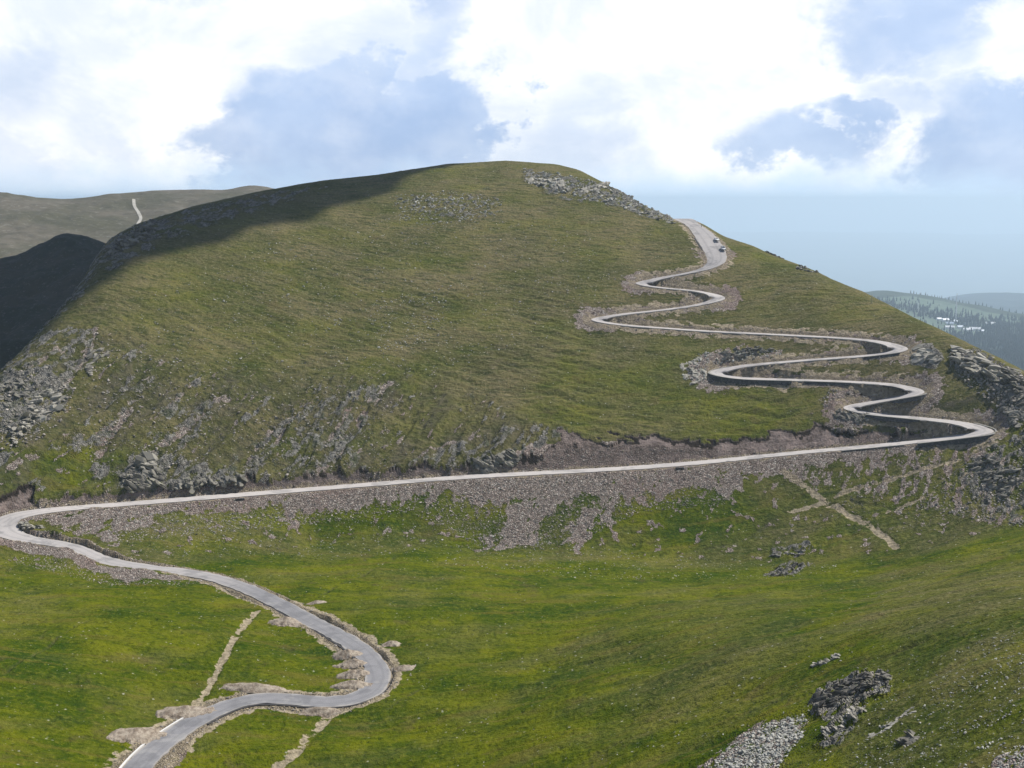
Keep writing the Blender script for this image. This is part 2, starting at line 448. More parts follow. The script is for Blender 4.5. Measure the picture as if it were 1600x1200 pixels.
# ------------------------------------------------------------------ relief
x, y = nat.x, nat.y
hillm = sstep(RR[None]-R4[:, None], -8, 12)*np.ones_like(x)
bank = sstep(RR[None]-R3[:, None], -6, 10)*(1-hillm)
mead = 1-sstep(RR[None]-R3[:, None], -12, 8)*np.ones_like(x)
# downslope-leaning direction of the gullies and of the little terraces
gx = (x*48-y*27)/55.07; gy = (x*27+y*48)/55.07
cx = (x*28-y*9.6)/29.6; cy = (x*9.6+y*28)/29.6
gul = reg([(-400, 640), (0, 585), (150, 505), (260, 560), (420, 590), (640, 590), (800, 650), (900, 690), (820, 735), (500, 762), (0, 800), (-400, 820)], 40, 25, 21)
terr = reg([(330, 470), (560, 430), (900, 440), (930, 510), (1100, 540), (1090, 600), (1250, 610), (1290, 690), (1100, 700), (880, 680), (650, 600), (380, 560), (180, 520)], 45, 20, 31)
dz = 1.3*fbm(x/70, y/70, 1, 3)+.35*fbm(x/14, y/14, 5, 3)
dz = dz*(.35+.65*mead+.5*hillm)
dz += hillm*.16*fbm(cx/5, cy/1.8, 9, 2)
ter_f = vn(cx/22+.4*vn(x/30, y/30, 3), cy/3.3+1.2*vn(x/40, y/40, 8), 12)
ter_g = vn(cx/11, cy/1.9+.8*vn(x/22, y/22, 8), 19)
tvar = .45+.9*np.clip(.5+1.3*fbm(x/45, y/45, 33, 2), 0, 1)
dz += tvar*terr*(.9*ter_f+.5*ter_g)+hillm*(1-terr)*(.38*ter_f+.25*ter_g)
gr = ridged(gx/13+.6*vn(x/25, y/25, 2), gy/75, 41, 3)
dz += hillm*(.22*fbm(x/2.6, y/2.6, 35, 3)+.12*np.abs(vn(x/1.2, y/1.2, 36)))
dz += mead*(.20*np.abs(vn(x/1.6, y/1.6, 37))+.12*vn(x/.8, y/.8, 38)+.22*fbm(x/4, y/4, 39, 3))
dz += gul*(2.8*(gr-.35)+1.3*ridged(gx/4, gy/16, 43, 2)*np.clip(gr+.3, 0, 1)+.35*fbm(x/2.5, y/2.5, 6, 2))
mg = vn(gx/30, gy/11, 52)+.6*vn((x*.35+y)/7, (x-y*.35)/60, 55)
dz += mead*(.55*mg+.10*fbm(x/2.2, y/2.2, 58, 2))+mead*.25*fbm(x/7, y/7, 59, 2)
# long furrows running across the right-hand meadow
fy = (-x*.36+y)/1.06; fx = (x+y*.36)/1.06
dz += mead*sstep(x, -20, 60)*.55*vn(fx/70, fy/6.5+.7*vn(x/30, y/30, 61), 62)
dz += (bank+.6*hillm*sstep(R5[:, None]-RR[None], -20, 25)*(1-terr*.6))*2.6*(ridged(gx/26, gy/95, 64, 2)-.3)
dz += mead*1.6*fbm(gx/45, gy/28, 65, 2)
dz += bank*(.9*ridged(gx/7, gy/30, 66, 2)+.25*fbm(x/2, y/2, 67, 2))

# rocky areas (surveyed outlines)
rock = np.zeros_like(x)
def addmask(M, pts, soft, wob, seed, amp=1.0, thr=None, sc=3.0):
    m = reg(pts, soft, wob, seed)*amp
    if thr is not None:
        i_, j_ = np.nonzero(m > .001); m2 = np.zeros_like(m)
        if len(i_): m2[i_, j_] = m[i_, j_]*sstep(fbm(gx[i_, j_]/sc, gy[i_, j_]/(sc*2.6), seed+100, 5, .62), thr-.28, thr+.28)
        m = m2
    np.maximum(M, m, out=M)
addmask(rock, [(-60, 600), (30, 575), (90, 590), (118, 620), (80, 660), (40, 700), (-60, 700)], 8, 14, 71, 1, -.08, 4)
addmask(rock, [(0, 580), (60, 525), (150, 510), (140, 560), (90, 640), (20, 690), (0, 690)], 14, 14, 72, .8, .0, 4)
addmask(rock, [(180, 770), (190, 735), (215, 705), (265, 715), (330, 735), (420, 740), (430, 765), (300, 775)], 8, 12, 73, 1, -.12, 3)
addmask(rock, [(90, 720), (130, 650), (185, 600), (240, 600), (200, 660), (150, 720)], 14, 14, 74, .6, .02, 4)
addmask(rock, [(230, 700), (280, 640), (350, 620), (330, 680), (260, 730)], 14, 14, 75, .6, .0, 3)
addmask(rock, [(370, 745), (400, 680), (480, 630), (600, 598), (585, 670), (560, 735), (480, 750)], 14, 14, 76, .6, .0, 3)
addmask(rock, [(640, 735), (690, 700), (760, 690), (830, 660), (880, 670), (910, 700), (820, 735)], 10, 12, 77, .8, .02, 2.5)
addmask(rock, [(820, 262), (900, 280), (960, 290), (1030, 325), (1090, 348), (1030, 345), (960, 322), (880, 310), (820, 285)], 6, 6, 78, .95, -.02, 3.5)
addmask(rock, [(620, 310), (700, 300), (780, 310), (760, 345), (660, 350)], 10, 8, 79, .7, .15, 2.5)
addmask(rock, [(1485, 545), (1530, 545), (1600, 590), (1640, 640), (1600, 640), (1540, 605), (1490, 575)], 6, 8, 80, 1, -.15, 3)
addmask(rock, [(1420, 545), (1455, 535), (1475, 560), (1460, 575), (1425, 570)], 4, 4, 81, 1)
addmask(rock, [(1480, 760), (1530, 700), (1600, 680), (1680, 720), (1680, 810), (1600, 820), (1520, 800)], 14, 14, 82, .85, .02, 2.5)
addmask(rock, [(1530, 600), (1600, 615), (1680, 700), (1600, 690), (1560, 640)], 10, 10, 83, .8, .0, 3)
addmask(rock, [(1262, 1105), (1290, 1068), (1340, 1052), (1392, 1046), (1388, 1080), (1340, 1100), (1290, 1130)], 5, 7, 84, 1, -.2, 1.5)
addmask(rock, [(1275, 1165), (1300, 1120), (1360, 1098), (1350, 1125), (1310, 1160)], 5, 7, 85, .9, -.1, 1.5)
addmask(rock, [(1200, 862), (1260, 852), (1275, 866), (1210, 876)], 4, 6, 86, .8, -.1, 2)
addmask(rock, [(1190, 900), (1230, 876), (1270, 882), (1240, 902)], 4, 6, 87, .8, -.1, 2)
addmask(rock, [(150, 385), (215, 352), (330, 318), (430, 300), (520, 290), (420, 325), (300, 362), (230, 392), (170, 425), (120, 470), (60, 530), (20, 580), (0, 585), (100, 470)], 6, 8, 97, .9, .0, 4)  # crags, spread wider to darken the cloud-shaded shoulder
np.maximum(rock, gul*.8*sstep(fbm(gx/6, gy/17, 180, 5, .6)+.35*vn(x/30, y/30, 181), .22, .62), out=rock)
scree = np.zeros_like(x)
addmask(scree, [(60, 812), (200, 795), (500, 768), (800, 748), (1000, 738), (1180, 725), (1260, 720), (1240, 760), (1180, 740), (1140, 790), (1110, 770),
                (1030, 790), (1010, 772), (960, 820), (900, 860), (870, 850), (930, 790), (905, 780), (830, 850), (740, 862), (800, 810), (760, 800), (700, 770), (640, 792),
                (560, 796), (470, 808), (450, 830), (430, 800), (280, 803), (160, 850), (110, 830)], 12, 22, 88, 1, -.36, 3.5)
np.maximum(scree, (gul+.5*hillm*sstep(R5[:, None]-RR[None], -40, 0))*.7*sstep(fbm(gx/3, gy/10, 182, 5, .62), .32, .7), out=scree)
np.maximum(scree, bank*.8*sstep(fbm(x/5, y/5, 183, 5, .62), .22, .55), out=scree)
addmask(scree, [(1100, 1200), (1150, 1150), (1200, 1125), (1262, 1110), (1255, 1150), (1220, 1200), (1150, 1290), (1040, 1290)], 16, 16, 89, 1, -.22, 1.6)
addmask(scree, [(1540, 1220), (1560, 1180), (1600, 1165), (1680, 1160), (1680, 1260)], 6, 10, 90, .9, -.1, 1.5)
addmask(scree, [(60, 852), (130, 862), (150, 885), (280, 900), (340, 915), (300, 905), (200, 910), (120, 885), (0, 860), (-80, 850), (-80, 842)], 4, 6, 91, .9)
addmask(scree, [(830, 700), (890, 690), (1130, 698), (1190, 705), (1320, 690), (1300, 700), (1180, 713), (1000, 728), (820, 738), (760, 742)], 4, 6, 92, .9)
addmask(scree, [(1180, 715), (1500, 690), (1560, 700), (1600, 730), (1600, 830), (1540, 820), (1420, 800), (1330, 770), (1240, 760)], 14, 18, 93, .75, .10, 3)
addmask(scree, [(1070, 580), (1100, 550), (1160, 540), (1230, 548), (1200, 565), (1120, 575), (1110, 600), (1085, 600)], 4, 6, 94, .8, -.1, 2)
soil = np.zeros_like(x)
addmask(soil, [(1280, 640), (1300, 600), (1400, 600), (1420, 612), (1330, 632), (1320, 660)], 5, 5, 95, .6, .0, 2)

# gully chutes and worn lines
def chute(pts, w, seed, dep=.6):
    wl = line_world(pts, 1.0, nat, 1.0); D, _ = dist_line(wl, w*3)
    ww = w*(1+.7*np.roll(_W[seed % 4], seed, 0))
    m = 1-sstep(D, ww*.55, ww*1.3)
    return m
for k, (pts, w) in enumerate([([(612, 598), (585, 630), (550, 680), (515, 725), (490, 752)], 2.6), ([(355, 622), (310, 655), (270, 690), (215, 735)], 2.2),
        ([(215, 625), (180, 665), (150, 715)], 2.2), ([(148, 515), (140, 545), (110, 590), (70, 650)], 1.8), ([(70, 705), (40, 725), (10, 745)], 1.5),
        ([(425, 670), (400, 705), (385, 740)], 1.6), ([(200, 640), (178, 675), (160, 712)], 1.2), ([(560, 625), (530, 670), (505, 705)], 1.2), ([(480, 630), (450, 665), (430, 700)], 1.5),
        ([(100, 545), (60, 570), (10, 610)], 1.5), ([(310, 600), (270, 640), (230, 680)], 1.0), ([(720, 690), (680, 705), (650, 725)], 1.0)]):
    m = chute(pts, w, 300+k); m = m*np.clip(.75+1.5*fbm(x/5, y/5, 320+k, 3), 0, 1); dz -= .7*m; np.maximum(scree, m*.68, out=scree)
crease = np.zeros_like(x)
for k, (pts, w, dep) in enumerate([([(620, 870), (575, 898), (530, 915), (498, 935)], .9, .7), ([(200, 945), (150, 965), (100, 990), (40, 1035), (0, 1060)], .8, .6),
        ([(1000, 1010), (960, 1022), (910, 1035)], 1.0, .9), ([(1200, 905), (1130, 925), (1060, 945), (1010, 955)], .9, .6), ([(1600, 962), (1480, 990), (1400, 1018), (1340, 1042)], 1.3, 1.0),
        ([(1250, 1060), (1120, 1105), (1000, 1150), (900, 1200)], .9, .7), ([(1240, 1085), (1150, 1120), (1080, 1160)], .7, .5), ([(760, 1040), (660, 1075), (600, 1110)], .7, .4),
        ([(90, 960), (60, 1000)], .6, .4), ([(1100, 865), (1160, 850), (1230, 800)], .8, .5), ([(1400, 800), (1340, 790), (1310, 775)], .8, .5)]):
    m = chute(pts, w*.75, 340+k)*np.clip(.55+1.6*fbm(x/7, y/7, 345+k, 3), 0, 1); dz -= dep*m; np.maximum(crease, m*.7, out=crease)

# roughness of the bare rock
rk_ = ridged(x/5.5, y/5.5, 120, 3); rb_ = np.floor(3*fbm(x/3.2, y/3.2, 121, 2)+.5)/3
dz += rock*(1.5*(rk_-.2)+1.3*rb_+.35*vn(x/1.1, y/1.1, 122))
dz += scree*(.35*vn(x/1.3, y/1.3, 123)+.2*vn(x/.7, y/.7, 124))*(RR[None] < 700)
cr_soft = 1-.75*np.exp(-((RR[None]-RC[:, None])/14.0)**2)*(1-np.clip(rock*1.3, 0, .8))
dz *= cr_soft
Z = Z0+dz

# paths: slightly sunk
PATHS = [([(402, 952), (375, 985), (348, 1035), (322, 1078), (300, 1102)], .85, 'narrow pale dirt track dropping from the upper road to the lower road'),
         ([(520, 1106), (495, 1132), (474, 1162), (440, 1190), (405, 1212), (380, 1240)], 1.15, 'pale earth track leaving the loop of the lower road downhill'),
         ([(1222, 742), (1268, 772), (1300, 793), (1350, 823), (1382, 844), (1400, 862)], 1.1, 'broad worn footpath running down the slope to the right'),
         ([(1560, 692), (1480, 727), (1400, 750), (1332, 770), (1300, 781)], .8, 'straight worn footpath rising to the last hairpin bend'),
         ([(1292, 786), (1255, 797), (1225, 804)], .7, 'short worn footpath left of the crossing of paths'),
         ([(1540, 722), (1475, 765), (1410, 797), (1382, 806)], .5, 'faint stony footpath across the rocky spur')]
path_d = []
for pts, w, lab in PATHS:
    wl = line_world(pts, 1.0, nat, 2.0); D, _ = dist_line(wl, 8); path_d.append(D)
    Z -= .35*(1-sstep(D, w*.7, w*1.8))

# ------------------------------------------------------------------ earthworks for the road
U = np.full(Z.shape, 1e6, np.float32); Lb = np.full(Z.shape, -1e6, np.float32)
D = np.full(Z.shape, 1e9, np.float32); NI = np.zeros(Z.shape, np.int32)
daz = AZ[1]-AZ[0]; RM = 34.0
for k in range(NR):
    X_, Y_, z_ = road[k]; r_ = math.hypot(X_, Y_); a_ = math.atan2(X_, Y_)
    c0 = int(max(0, (a_-RM/r_-AZ[0])/daz)); c1 = int(min(len(AZ), (a_+RM/r_-AZ[0])/daz+2))
    k0 = int(np.searchsorted(RR, r_-RM)); k1 = int(np.searchsorted(RR, r_+RM))
    if c1 <= c0 or k1 <= k0: continue
    d = np.hypot(x[c0:c1, k0:k1]-X_, y[c0:c1, k0:k1]-Y_)
    inr = d < RM
    e = np.maximum(0, d-BW[k])
    u = U[c0:c1, k0:k1]; l = Lb[c0:c1, k0:k1]
    np.minimum(u, np.where(inr, z_+SC[k]*e, 1e6), out=u)
    sf = SF[k]; low = z_-(sf*e if sf < 2 else 5.0*np.minimum(e, 1.0)+.7*np.maximum(e-1.0, 0)-0)
    np.maximum(l, np.where(inr, low, -1e6), out=l)
    cur = D[c0:c1, k0:k1]; b = d < cur; cur[b] = d[b]; NI[c0:c1, k0:k1][b] = k
jag = .8*fbm(x/3, y/3, 150, 3)
fill = (Lb > Z) & (D > BW[NI])
cutd = Z-U
lip = .6+.5*np.clip(fbm(x/12, y/12, 151, 2)+.3, 0, 1)+np.where((NI > i_h8+20) & (NI < i_left), np.where(SC[NI] < .95, 0, .7)+np.where(SC[NI] < .95, .7, 1.6)*np.clip(fbm(x/9, y/9, 153, 3)+.15, 0, 1), 0)+np.where(NI > i_left, .9, 0)+np.where(NI < i_h8-10, .3, 0)
cut = (cutd > lip+.3*jag) & (D > BW[NI])
Zr = np.where(fill, Lb+.25*jag, Z)
Zr = np.where(cut, np.minimum(Zr, U+.35*jag+.4*ridged(x/2.5, y/2.5, 152, 2)), Zr)
Zr = np.where((~cut) & (D > BW[NI]), np.where(cutd > 0, np.minimum(Zr, U+lip+.5), Zr), Zr)
zr_n = road[NI, 2]
inb = D <= BW[NI]
Zr = np.where(inb, zr_n-.14-.10*sstep(D, 0, 3)-.0*jag, Zr)
Zb = gsm(gsm(Zr, 4.5, 1), 5.0, 0)
Zr = np.where((D > HW[NI]+.2) & (D < 16) & (NI < i_h8+10) & (SF[NI] < 2), Zb*.8+Zr*.2, Zr)
land = Land(AZ, RR, Zr)
PX, PY = project(land.x, land.y, land.z)
gap = D-BW[NI]
shoulder = 1-sstep(gap+.9*jag, .2, 1.6)
upper = (NI < i_h8+25)
pat = fbm(cx/5, cy/2.2, 170, 3)
nearr = 1-sstep(gap+2.2*pat, 1.6, 4.0)
tan = np.where(cut, np.where(upper, sstep(pat, -.25, .35)*.9*nearr, 1.0), 0.0)
scree = np.maximum(scree, np.where(cut & upper, sstep(-pat, -.15, .4)*.9*nearr, 0))
soil = np.maximum(soil, tan*(1-.4*shoulder))
fm = np.where(fill, np.where(upper, (.35+sstep(fbm(cx/4, cy/2, 171, 3), -.3, .3)*.6)*nearr, 1.0), 0.0)*(1-sstep(gap, 6, 14)*.8)
scree = np.maximum(scree, np.maximum(shoulder*.8, fm*sstep(1.25-.15*gap*np.clip(SF[NI] < 1, 0, 1)+1.5*fbm(gx/5, gy/14, 160, 4, .6)+.8*fbm(x/2, y/2, 161, 2), 0, .9)))
rock = np.where(inb, 0, rock)
# fresh spoil round bends
for (ii, w) in ((i_h2, 9), (i_h3, 9), (i_h4, 8), (i_h5, 10), (i_h7, 9), (i_h8, 9), (i_h6, 9), (i_b+8, 8), (i_h1, 8)):
    dd = np.hypot(x-road[ii, 0], y-road[ii, 1]); scree = np.maximum(scree, .9*(1-sstep(dd+4*jag, w, w+5)))

# ground cover classes
lush = .12+.88*mead+.45*bank
def veg(pts, v, soft=30, wob=25, seed=500):
    global lush
    m = reg(pts, soft, wob, seed); lush = lush*(1-m)+v*m
veg([(-100, 740), (60, 700), (200, 712), (180, 765), (0, 790), (-100, 800)], .95, 14, 14, 501)
veg([(900, 560), (1090, 600), (1280, 610), (1290, 680), (1130, 692), (880, 680), (800, 640)], .55, 30, 25, 502)
veg([(940, 790), (1120, 745), (1200, 800), (1180, 850), (1000, 880), (900, 865)], .85, 25, 20, 503)
veg([(300, 430), (180, 470), (330, 620), (700, 640), (700, 560), (450, 500)], .25, 40, 25, 504)
veg([(560, 780), (700, 775), (780, 860), (500, 850)], .8, 20, 20, 505)
veg([(1400, 900), (1600, 880), (1650, 960), (1500, 1010), (1300, 980)], .45, 30, 20, 507)
veg([(900, 960), (1200, 930), (1300, 1000), (1100, 1080), (880, 1040)], .7, 40, 30, 508)
veg([(1380, 1030), (1600, 960), (1700, 1290), (1300, 1290), (1300, 1180)], .55, 40, 30, 509)
veg([(1000, 1060), (1250, 1010), (1280, 1060), (1100, 1130), (900, 1160)], .65, 40, 30, 510)
veg([(1240, 760), (1500, 700), (1600, 700), (1600, 830), (1400, 860), (1230, 850)], .5, 30, 20, 511)
lush = np.clip(lush+.55*fbm(fx/38, fy/16, 520, 4), 0, 1)
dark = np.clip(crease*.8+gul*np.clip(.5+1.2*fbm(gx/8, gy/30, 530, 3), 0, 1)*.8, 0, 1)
sh2 = 1-sstep(gap+1.9*fbm(x/4, y/4, 175, 3), 1.0, 3.2)
lip_shade = cut & (cutd < lip+np.where(SC[NI] < .95, .30, .9)+.4*jag) & (gap > 1.5)  # top of the cut painted near black, like an unlit overhang
dark = np.where(cut, 0, dark); dark = np.where(lip_shade, .95, dark)
pathm = np.where(NI > i_left+70, sh2, shoulder*.55)
pathm = np.maximum(pathm, np.where(upper, nearr*sstep(-pat, -.6, .2)*.85, 0))
for (pts, w, lab), Dp in zip(PATHS, path_d):
    pathm = np.maximum(pathm, (1-sstep(Dp+1.0*jag+.5*w*fbm(x/9, y/9, 176, 2), w*.6, w*1.9))*.92*np.clip(.95+.9*fbm(x/8, y/8, 177, 3), .3, 1))
one = np.ones_like(x)
A1 = np.stack([np.clip(rock, 0, 1), np.clip(scree, 0, 1), np.clip(soil, 0, 1), one], -1)
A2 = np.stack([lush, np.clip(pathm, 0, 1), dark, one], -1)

def ground_material():
    m, t, b = newmat('mountain_ground')
    b.inputs['Specular IOR Level'].default_value = .03
    tc = t.new('ShaderNodeTexCoord'); P = tc.outputs['Object']
    a1 = t.sep(t.attr('cover').outputs['Color']); a2 = t.sep(t.attr('growth').outputs['Color'])
    n35 = t.noise(P, 1/30, 4, .55); n6 = t.noise(P, 1/6, 4, .6); n1 = t.noise(P, 1/1.3, 4, .65); n03 = t.noise(P, 2.6, 3, .6)
    mp = t.new('ShaderNodeMapping'); t.l.new(P, mp.inputs[0]); mp.inputs['Rotation'].default_value = (0, 0, R(19)); mp.inputs['Scale'].default_value = (.22, 1.4, .8)
    st = t.noise(mp.outputs[0], .45, 4, .6)
    lushc = t.mix(t.ramp(t.m('ADD', t.m('MULTIPLY', n35, .6), t.m('MULTIPLY', t.noise(P, 1/13, 4, .6), .4)), .40, .60), (.022, .052, .000), (.124, .134, .002))
    lushc = t.mix(t.ramp(n6, .38, .70), lushc, (.066, .088, .001))
    lushc = t.mix(t.m('MULTIPLY', t.ramp(n1, .50, .72), .75), lushc, (.150, .155, .012))
    lushc = t.mix(t.m('MULTIPLY', t.ramp(n03, .52, .72), .5), lushc, (.112, .135, .005))
    lushc = t.mix(t.m('MULTIPLY', t.ramp(n1, .48, .30), .75), lushc, (.014, .028, .001))
    hill = t.mix(t.ramp(n35, .36, .66), (.082, .080, .023), (.152, .128, .056))
    hill = t.mix(t.ramp(n6, .42, .72), hill, (.120, .103, .050))
    hill = t.mix(t.m('MULTIPLY', t.ramp(st, .52, .36), .75), hill, (.034, .046, .010))
    hill = t.mix(t.m('MULTIPLY', t.ramp(n1, .50, .72), .75), hill, (.205, .175, .100))
    hill = t.mix(t.m('MULTIPLY', t.ramp(n1, .48, .30), .7), hill, (.034, .038, .012))
    mp2 = t.new('ShaderNodeMapping'); t.l.new(P, mp2.inputs[0]); mp2.inputs['Rotation'].default_value = (0, 0, R(-20)); mp2.inputs['Scale'].default_value = (.22, 1.3, .8)
    st2 = t.noise(mp2.outputs[0], .16, 5, .6, .6)
    lushc = t.mix(t.m('MULTIPLY', t.ramp(st2, .52, .66), .55), lushc, (.125, .105, .018))
    lushc = t.mix(t.m('MULTIPLY', t.ramp(st2, .47, .33), .55), lushc, (.018, .044, .001))
    g = t.mix(a2[0], hill, lushc)
    # heather and bilberry patches
    g = t.mix(t.m('MULTIPLY', t.ramp(t.noise(P, 1/11, 5, .65), .58, .70), .35), g, (.115, .080, .040))
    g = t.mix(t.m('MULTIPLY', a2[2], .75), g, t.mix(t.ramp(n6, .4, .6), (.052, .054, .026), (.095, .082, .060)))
    # pebbles showing in the turf
    vd = t.voro(P, .75, 'F1', 'Distance'); vc = t.sep(t.voro(P, .75, 'F1', 'Color'))
    peb = t.m('MULTIPLY', t.ramp(vd, .26, .16), t.ramp(vc[0], .86, .90))
    peb = t.m('MULTIPLY', peb, t.ramp(n6, .42, .58))
    g = t.mix(t.m('MULTIPLY', peb, .85), g, (.34, .34, .27))
    # stone
    vr = t.sep(t.voro(P, .42, 'F1', 'Color')); ve = t.voro(P, .42, 'DISTANCE_TO_EDGE', 'Distance')
    rc = t.mix(t.ramp(t.noise(P, .5, 5, .65), .30, .70), (.070, .064, .056), (.32, .295, .25))
    rc = t.mix(t.m('MULTIPLY', vr[1], .5), rc, (.36, .35, .32))
    rc = t.mix(t.ramp(ve, .05, .0), rc, (.030, .030, .028))
    rc = t.mix(t.m('MULTIPLY', t.ramp(n6, .52, .66), .7), rc, (.060, .072, .024))
    sc_v = t.sep(t.voro(P, 1.5, 'F1', 'Color')); sc_e = t.voro(P, 1.5, 'DISTANCE_TO_EDGE', 'Distance')
    scc = t.mix(sc_v[0], (.165, .128, .108), (.46, .385, .335))
    scc = t.mix(t.m('MULTIPLY', t.ramp(sc_v[1], .80, .95), .6), scc, (.60, .56, .50))
    scc = t.mix(t.ramp(sc_e, .07, .0), scc, (.060, .050, .045))
    scc = t.mix(t.ramp(n35, .5, .66), scc, t.mix(.5, scc, (.25, .17, .145)))
    so = t.mix(t.ramp(n6, .35, .65), (.090, .066, .056), (.25, .192, .168))
    so = t.mix(t.m('MULTIPLY', sc_v[0], .45), so, (.28, .235, .21))
    so = t.mix(a2[2], so, (.018, .013, .010))  # shade of the cut lip mixed into the soil colour
    # ragged borders between covers
    rag = t.m('MULTIPLY', t.m('SUBTRACT', t.m('ADD', t.m('MULTIPLY', n1, .6), t.m('MULTIPLY', n6, .6)), .6), 1.7)
    k = lambda v, lo=.42, hi=.60: t.ramp(t.m('ADD', v, t.m('MULTIPLY', rag, t.m('MULTIPLY', t.m('MULTIPLY', v, t.m('SUBTRACT', 1.15, v)), 3.5))), lo, hi)
    c = t.mix(k(a1[1]), g, scc)
    c = t.mix(k(a1[0], .36, .6), c, rc)
    c = t.mix(k(a1[2]), c, so)
    pc = t.mix(t.ramp(n1, .35, .65), (.22, .18, .12), (.40, .33, .235))
    c = t.mix(t.m('MULTIPLY', k(a2[1]), .9), c, pc)
    t.l.new(c, b.inputs['Base Color'])
    bmp = t.new('ShaderNodeBump'); bmp.inputs['Distance'].default_value = .8; bmp.inputs['Strength'].default_value = 1.0
    hgt = t.m('ADD', t.m('MULTIPLY', n1, 1.0), t.m('ADD', t.m('MULTIPLY', n03, .35), t.m('MULTIPLY', st, .8)))
    sth = t.m('MULTIPLY', t.ramp(sc_e, 0, .3), .9)
    hgt = t.m('ADD', hgt, t.m('MULTIPLY', sth, t.m('MAXIMUM', a1[1], a1[0])))
    t.l.new(hgt, bmp.inputs['Height']); t.l.new(bmp.outputs[0], b.inputs['Normal'])
    return m
M_ground = ground_material()
def facemask(v, thr):
    f = (v[:-1, :-1]+v[1:, :-1]+v[:-1, 1:]+v[1:, 1:])/4; return f > thr
taken = np.zeros((len(AZ)-1, len(RR)-1), bool)
for (pts, w, lab), Dp in zip(PATHS, path_d):
    fm_ = facemask(1-sstep(Dp+.8*jag, w*.8, w*1.9), .5) & ~taken & facemask(D-BW[NI], 0)
    if fm_.sum() < 4: continue
    taken |= fm_
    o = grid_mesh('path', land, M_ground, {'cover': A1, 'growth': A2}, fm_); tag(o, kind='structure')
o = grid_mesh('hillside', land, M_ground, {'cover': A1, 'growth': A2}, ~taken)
tag(o, kind='structure')

def apron(a0, a1, n, col):
    az = np.linspace(a0, a1, n); zc = land.z[col][None].repeat(n, 0); w = np.abs(az-AZ[col])[:, None]
    X, Y = np.sin(az)[:, None]*RR, np.cos(az)[:, None]*RR
    zc = zc+np.clip(w*6, 0, 1)*(9*fbm(X/140, Y/140, 700, 3)+1.2*fbm(X/16, Y/16, 701, 3))
    L = Land(az, RR, zc); o_ = np.ones_like(zc); lu = np.repeat(lush[col][None], n, 0); rk2 = .6*sstep(fbm(X/14, Y/14, 702, 4), .15, .5)*(lu < .6)
    o = grid_mesh('hillside', L, M_ground, {'cover': np.stack([rk2, o_*0, o_*0, o_], -1), 'growth': np.stack([lu, o_*0, o_*0, o_], -1)}); tag(o, kind='structure')
apron(AZ[-1], AZ[-1]+R(75), 90, -1)
apron(AZ[0]-R(75), AZ[0], 90, 0)
def near_slope():
    az = np.concatenate([np.linspace(AZ[0]-R(75), AZ[0], 30)[:-1], np.linspace(AZ[0], AZ[-1], 120), np.linspace(AZ[-1], AZ[-1]+R(75), 30)[1:]]); r = np.linspace(1.5, 60.2, 70)
    f = (r-1.5)/58.7; z = -1.9+(-44.3-(-1.9))*f; z = z[None]+np.zeros((len(az), 1))
    ed = np.interp(az, AZ, land.z[:, 0]); z = z*(1-f**3)+ed[:, None]*f**3-.06*np.sin(f*3.14)
    L = Land(az, r, z); o_ = np.ones_like(z); X, Y = L.x, L.y
    L.z = L.z+.5*fbm(X/9, Y/9, 710, 3)*np.sin(f*3.14); L.upd()
    o = grid_mesh('hillside', L, M_ground, {'cover': np.stack([o_*0, o_*0, o_*0, o_], -1), 'growth': np.stack([o_*.6, o_*0, o_*0, o_], -1)}); tag(o, kind='structure')
near_slope()

# ------------------------------------------------------------------ road surface
def road_material():
    m, t, b = newmat('asphalt')
    tc = t.new('ShaderNodeTexCoord'); P = tc.outputs['Object']; a = t.sep(t.attr('tone').outputs['Color'])
    n = t.noise(P, .35, 4, .6); f = t.noise(P, 5, 2, .6); l = t.noise(P, .06, 3, .5)
    asp = t.mix(t.ramp(n, .3, .7), (.150, .150, .158), (.195, .193, .200))
    asp = t.mix(t.m('MULTIPLY', f, .3), asp, (.24, .235, .24))
    dust = t.mix(n, (.40, .365, .34), (.52, .48, .45))
    c = t.mix(t.m('MULTIPLY', a[0], t.ramp(l, .2, .7, .75, 1.0)), asp, dust)
    edge = t.ramp(t.m('ADD', a[1], t.m('MULTIPLY', t.m('SUBTRACT', n, .5), .5)), .80, 1.0)
    c = t.mix(t.m('MULTIPLY', edge, .6), c, (.36, .33, .29))
    pt = t.ramp(t.noise(P, .11, 4, .6, .4), .54, .60); c = t.mix(t.m('MULTIPLY', pt, .35), c, (.105, .105, .11))
    pt2 = t.ramp(t.noise(P, .19, 3, .55, .3), .60, .66); c = t.mix(t.m('MULTIPLY', pt2, .35), c, (.33, .315, .295))
    # two wheel tracks polished darker
    wt = t.ramp(t.m('ABSOLUTE', t.m('SUBTRACT', a[1], .42)), .16, .04)
    c = t.mix(t.m('MULTIPLY', wt, .22), c, (.11, .11, .115))
    t.l.new(c, b.inputs['Base Color']); b.inputs['Roughness'].default_value = .8
    return m
M_road = road_material()
tan2 = np.gradient(road[:, :2], axis=0); tan2 = np.stack([gsm(tan2[:, 0], 2), gsm(tan2[:, 1], 2)], 1); tan2 /= np.linalg.norm(tan2, axis=1)[:, None]
nrm = np.stack([tan2[:, 1], -tan2[:, 0]], 1)          # right-hand side of travel
dust = np.full(NR, .82)
dust[i_h8+10:i_left-10] = 1.0; dust[i_left:] = .55; dust[i_left+60:] = .5
s_ = np.arange(NR); i_dk = ridx(360, 909); dust = np.where(s_ > i_dk, .10, dust); i_m2 = ridx(250, 890); dust = np.where((s_ > i_left+8) & (s_ < i_dk), .62, dust)
dust[:i_h1] = .55
dust = gsm(dust, 10)
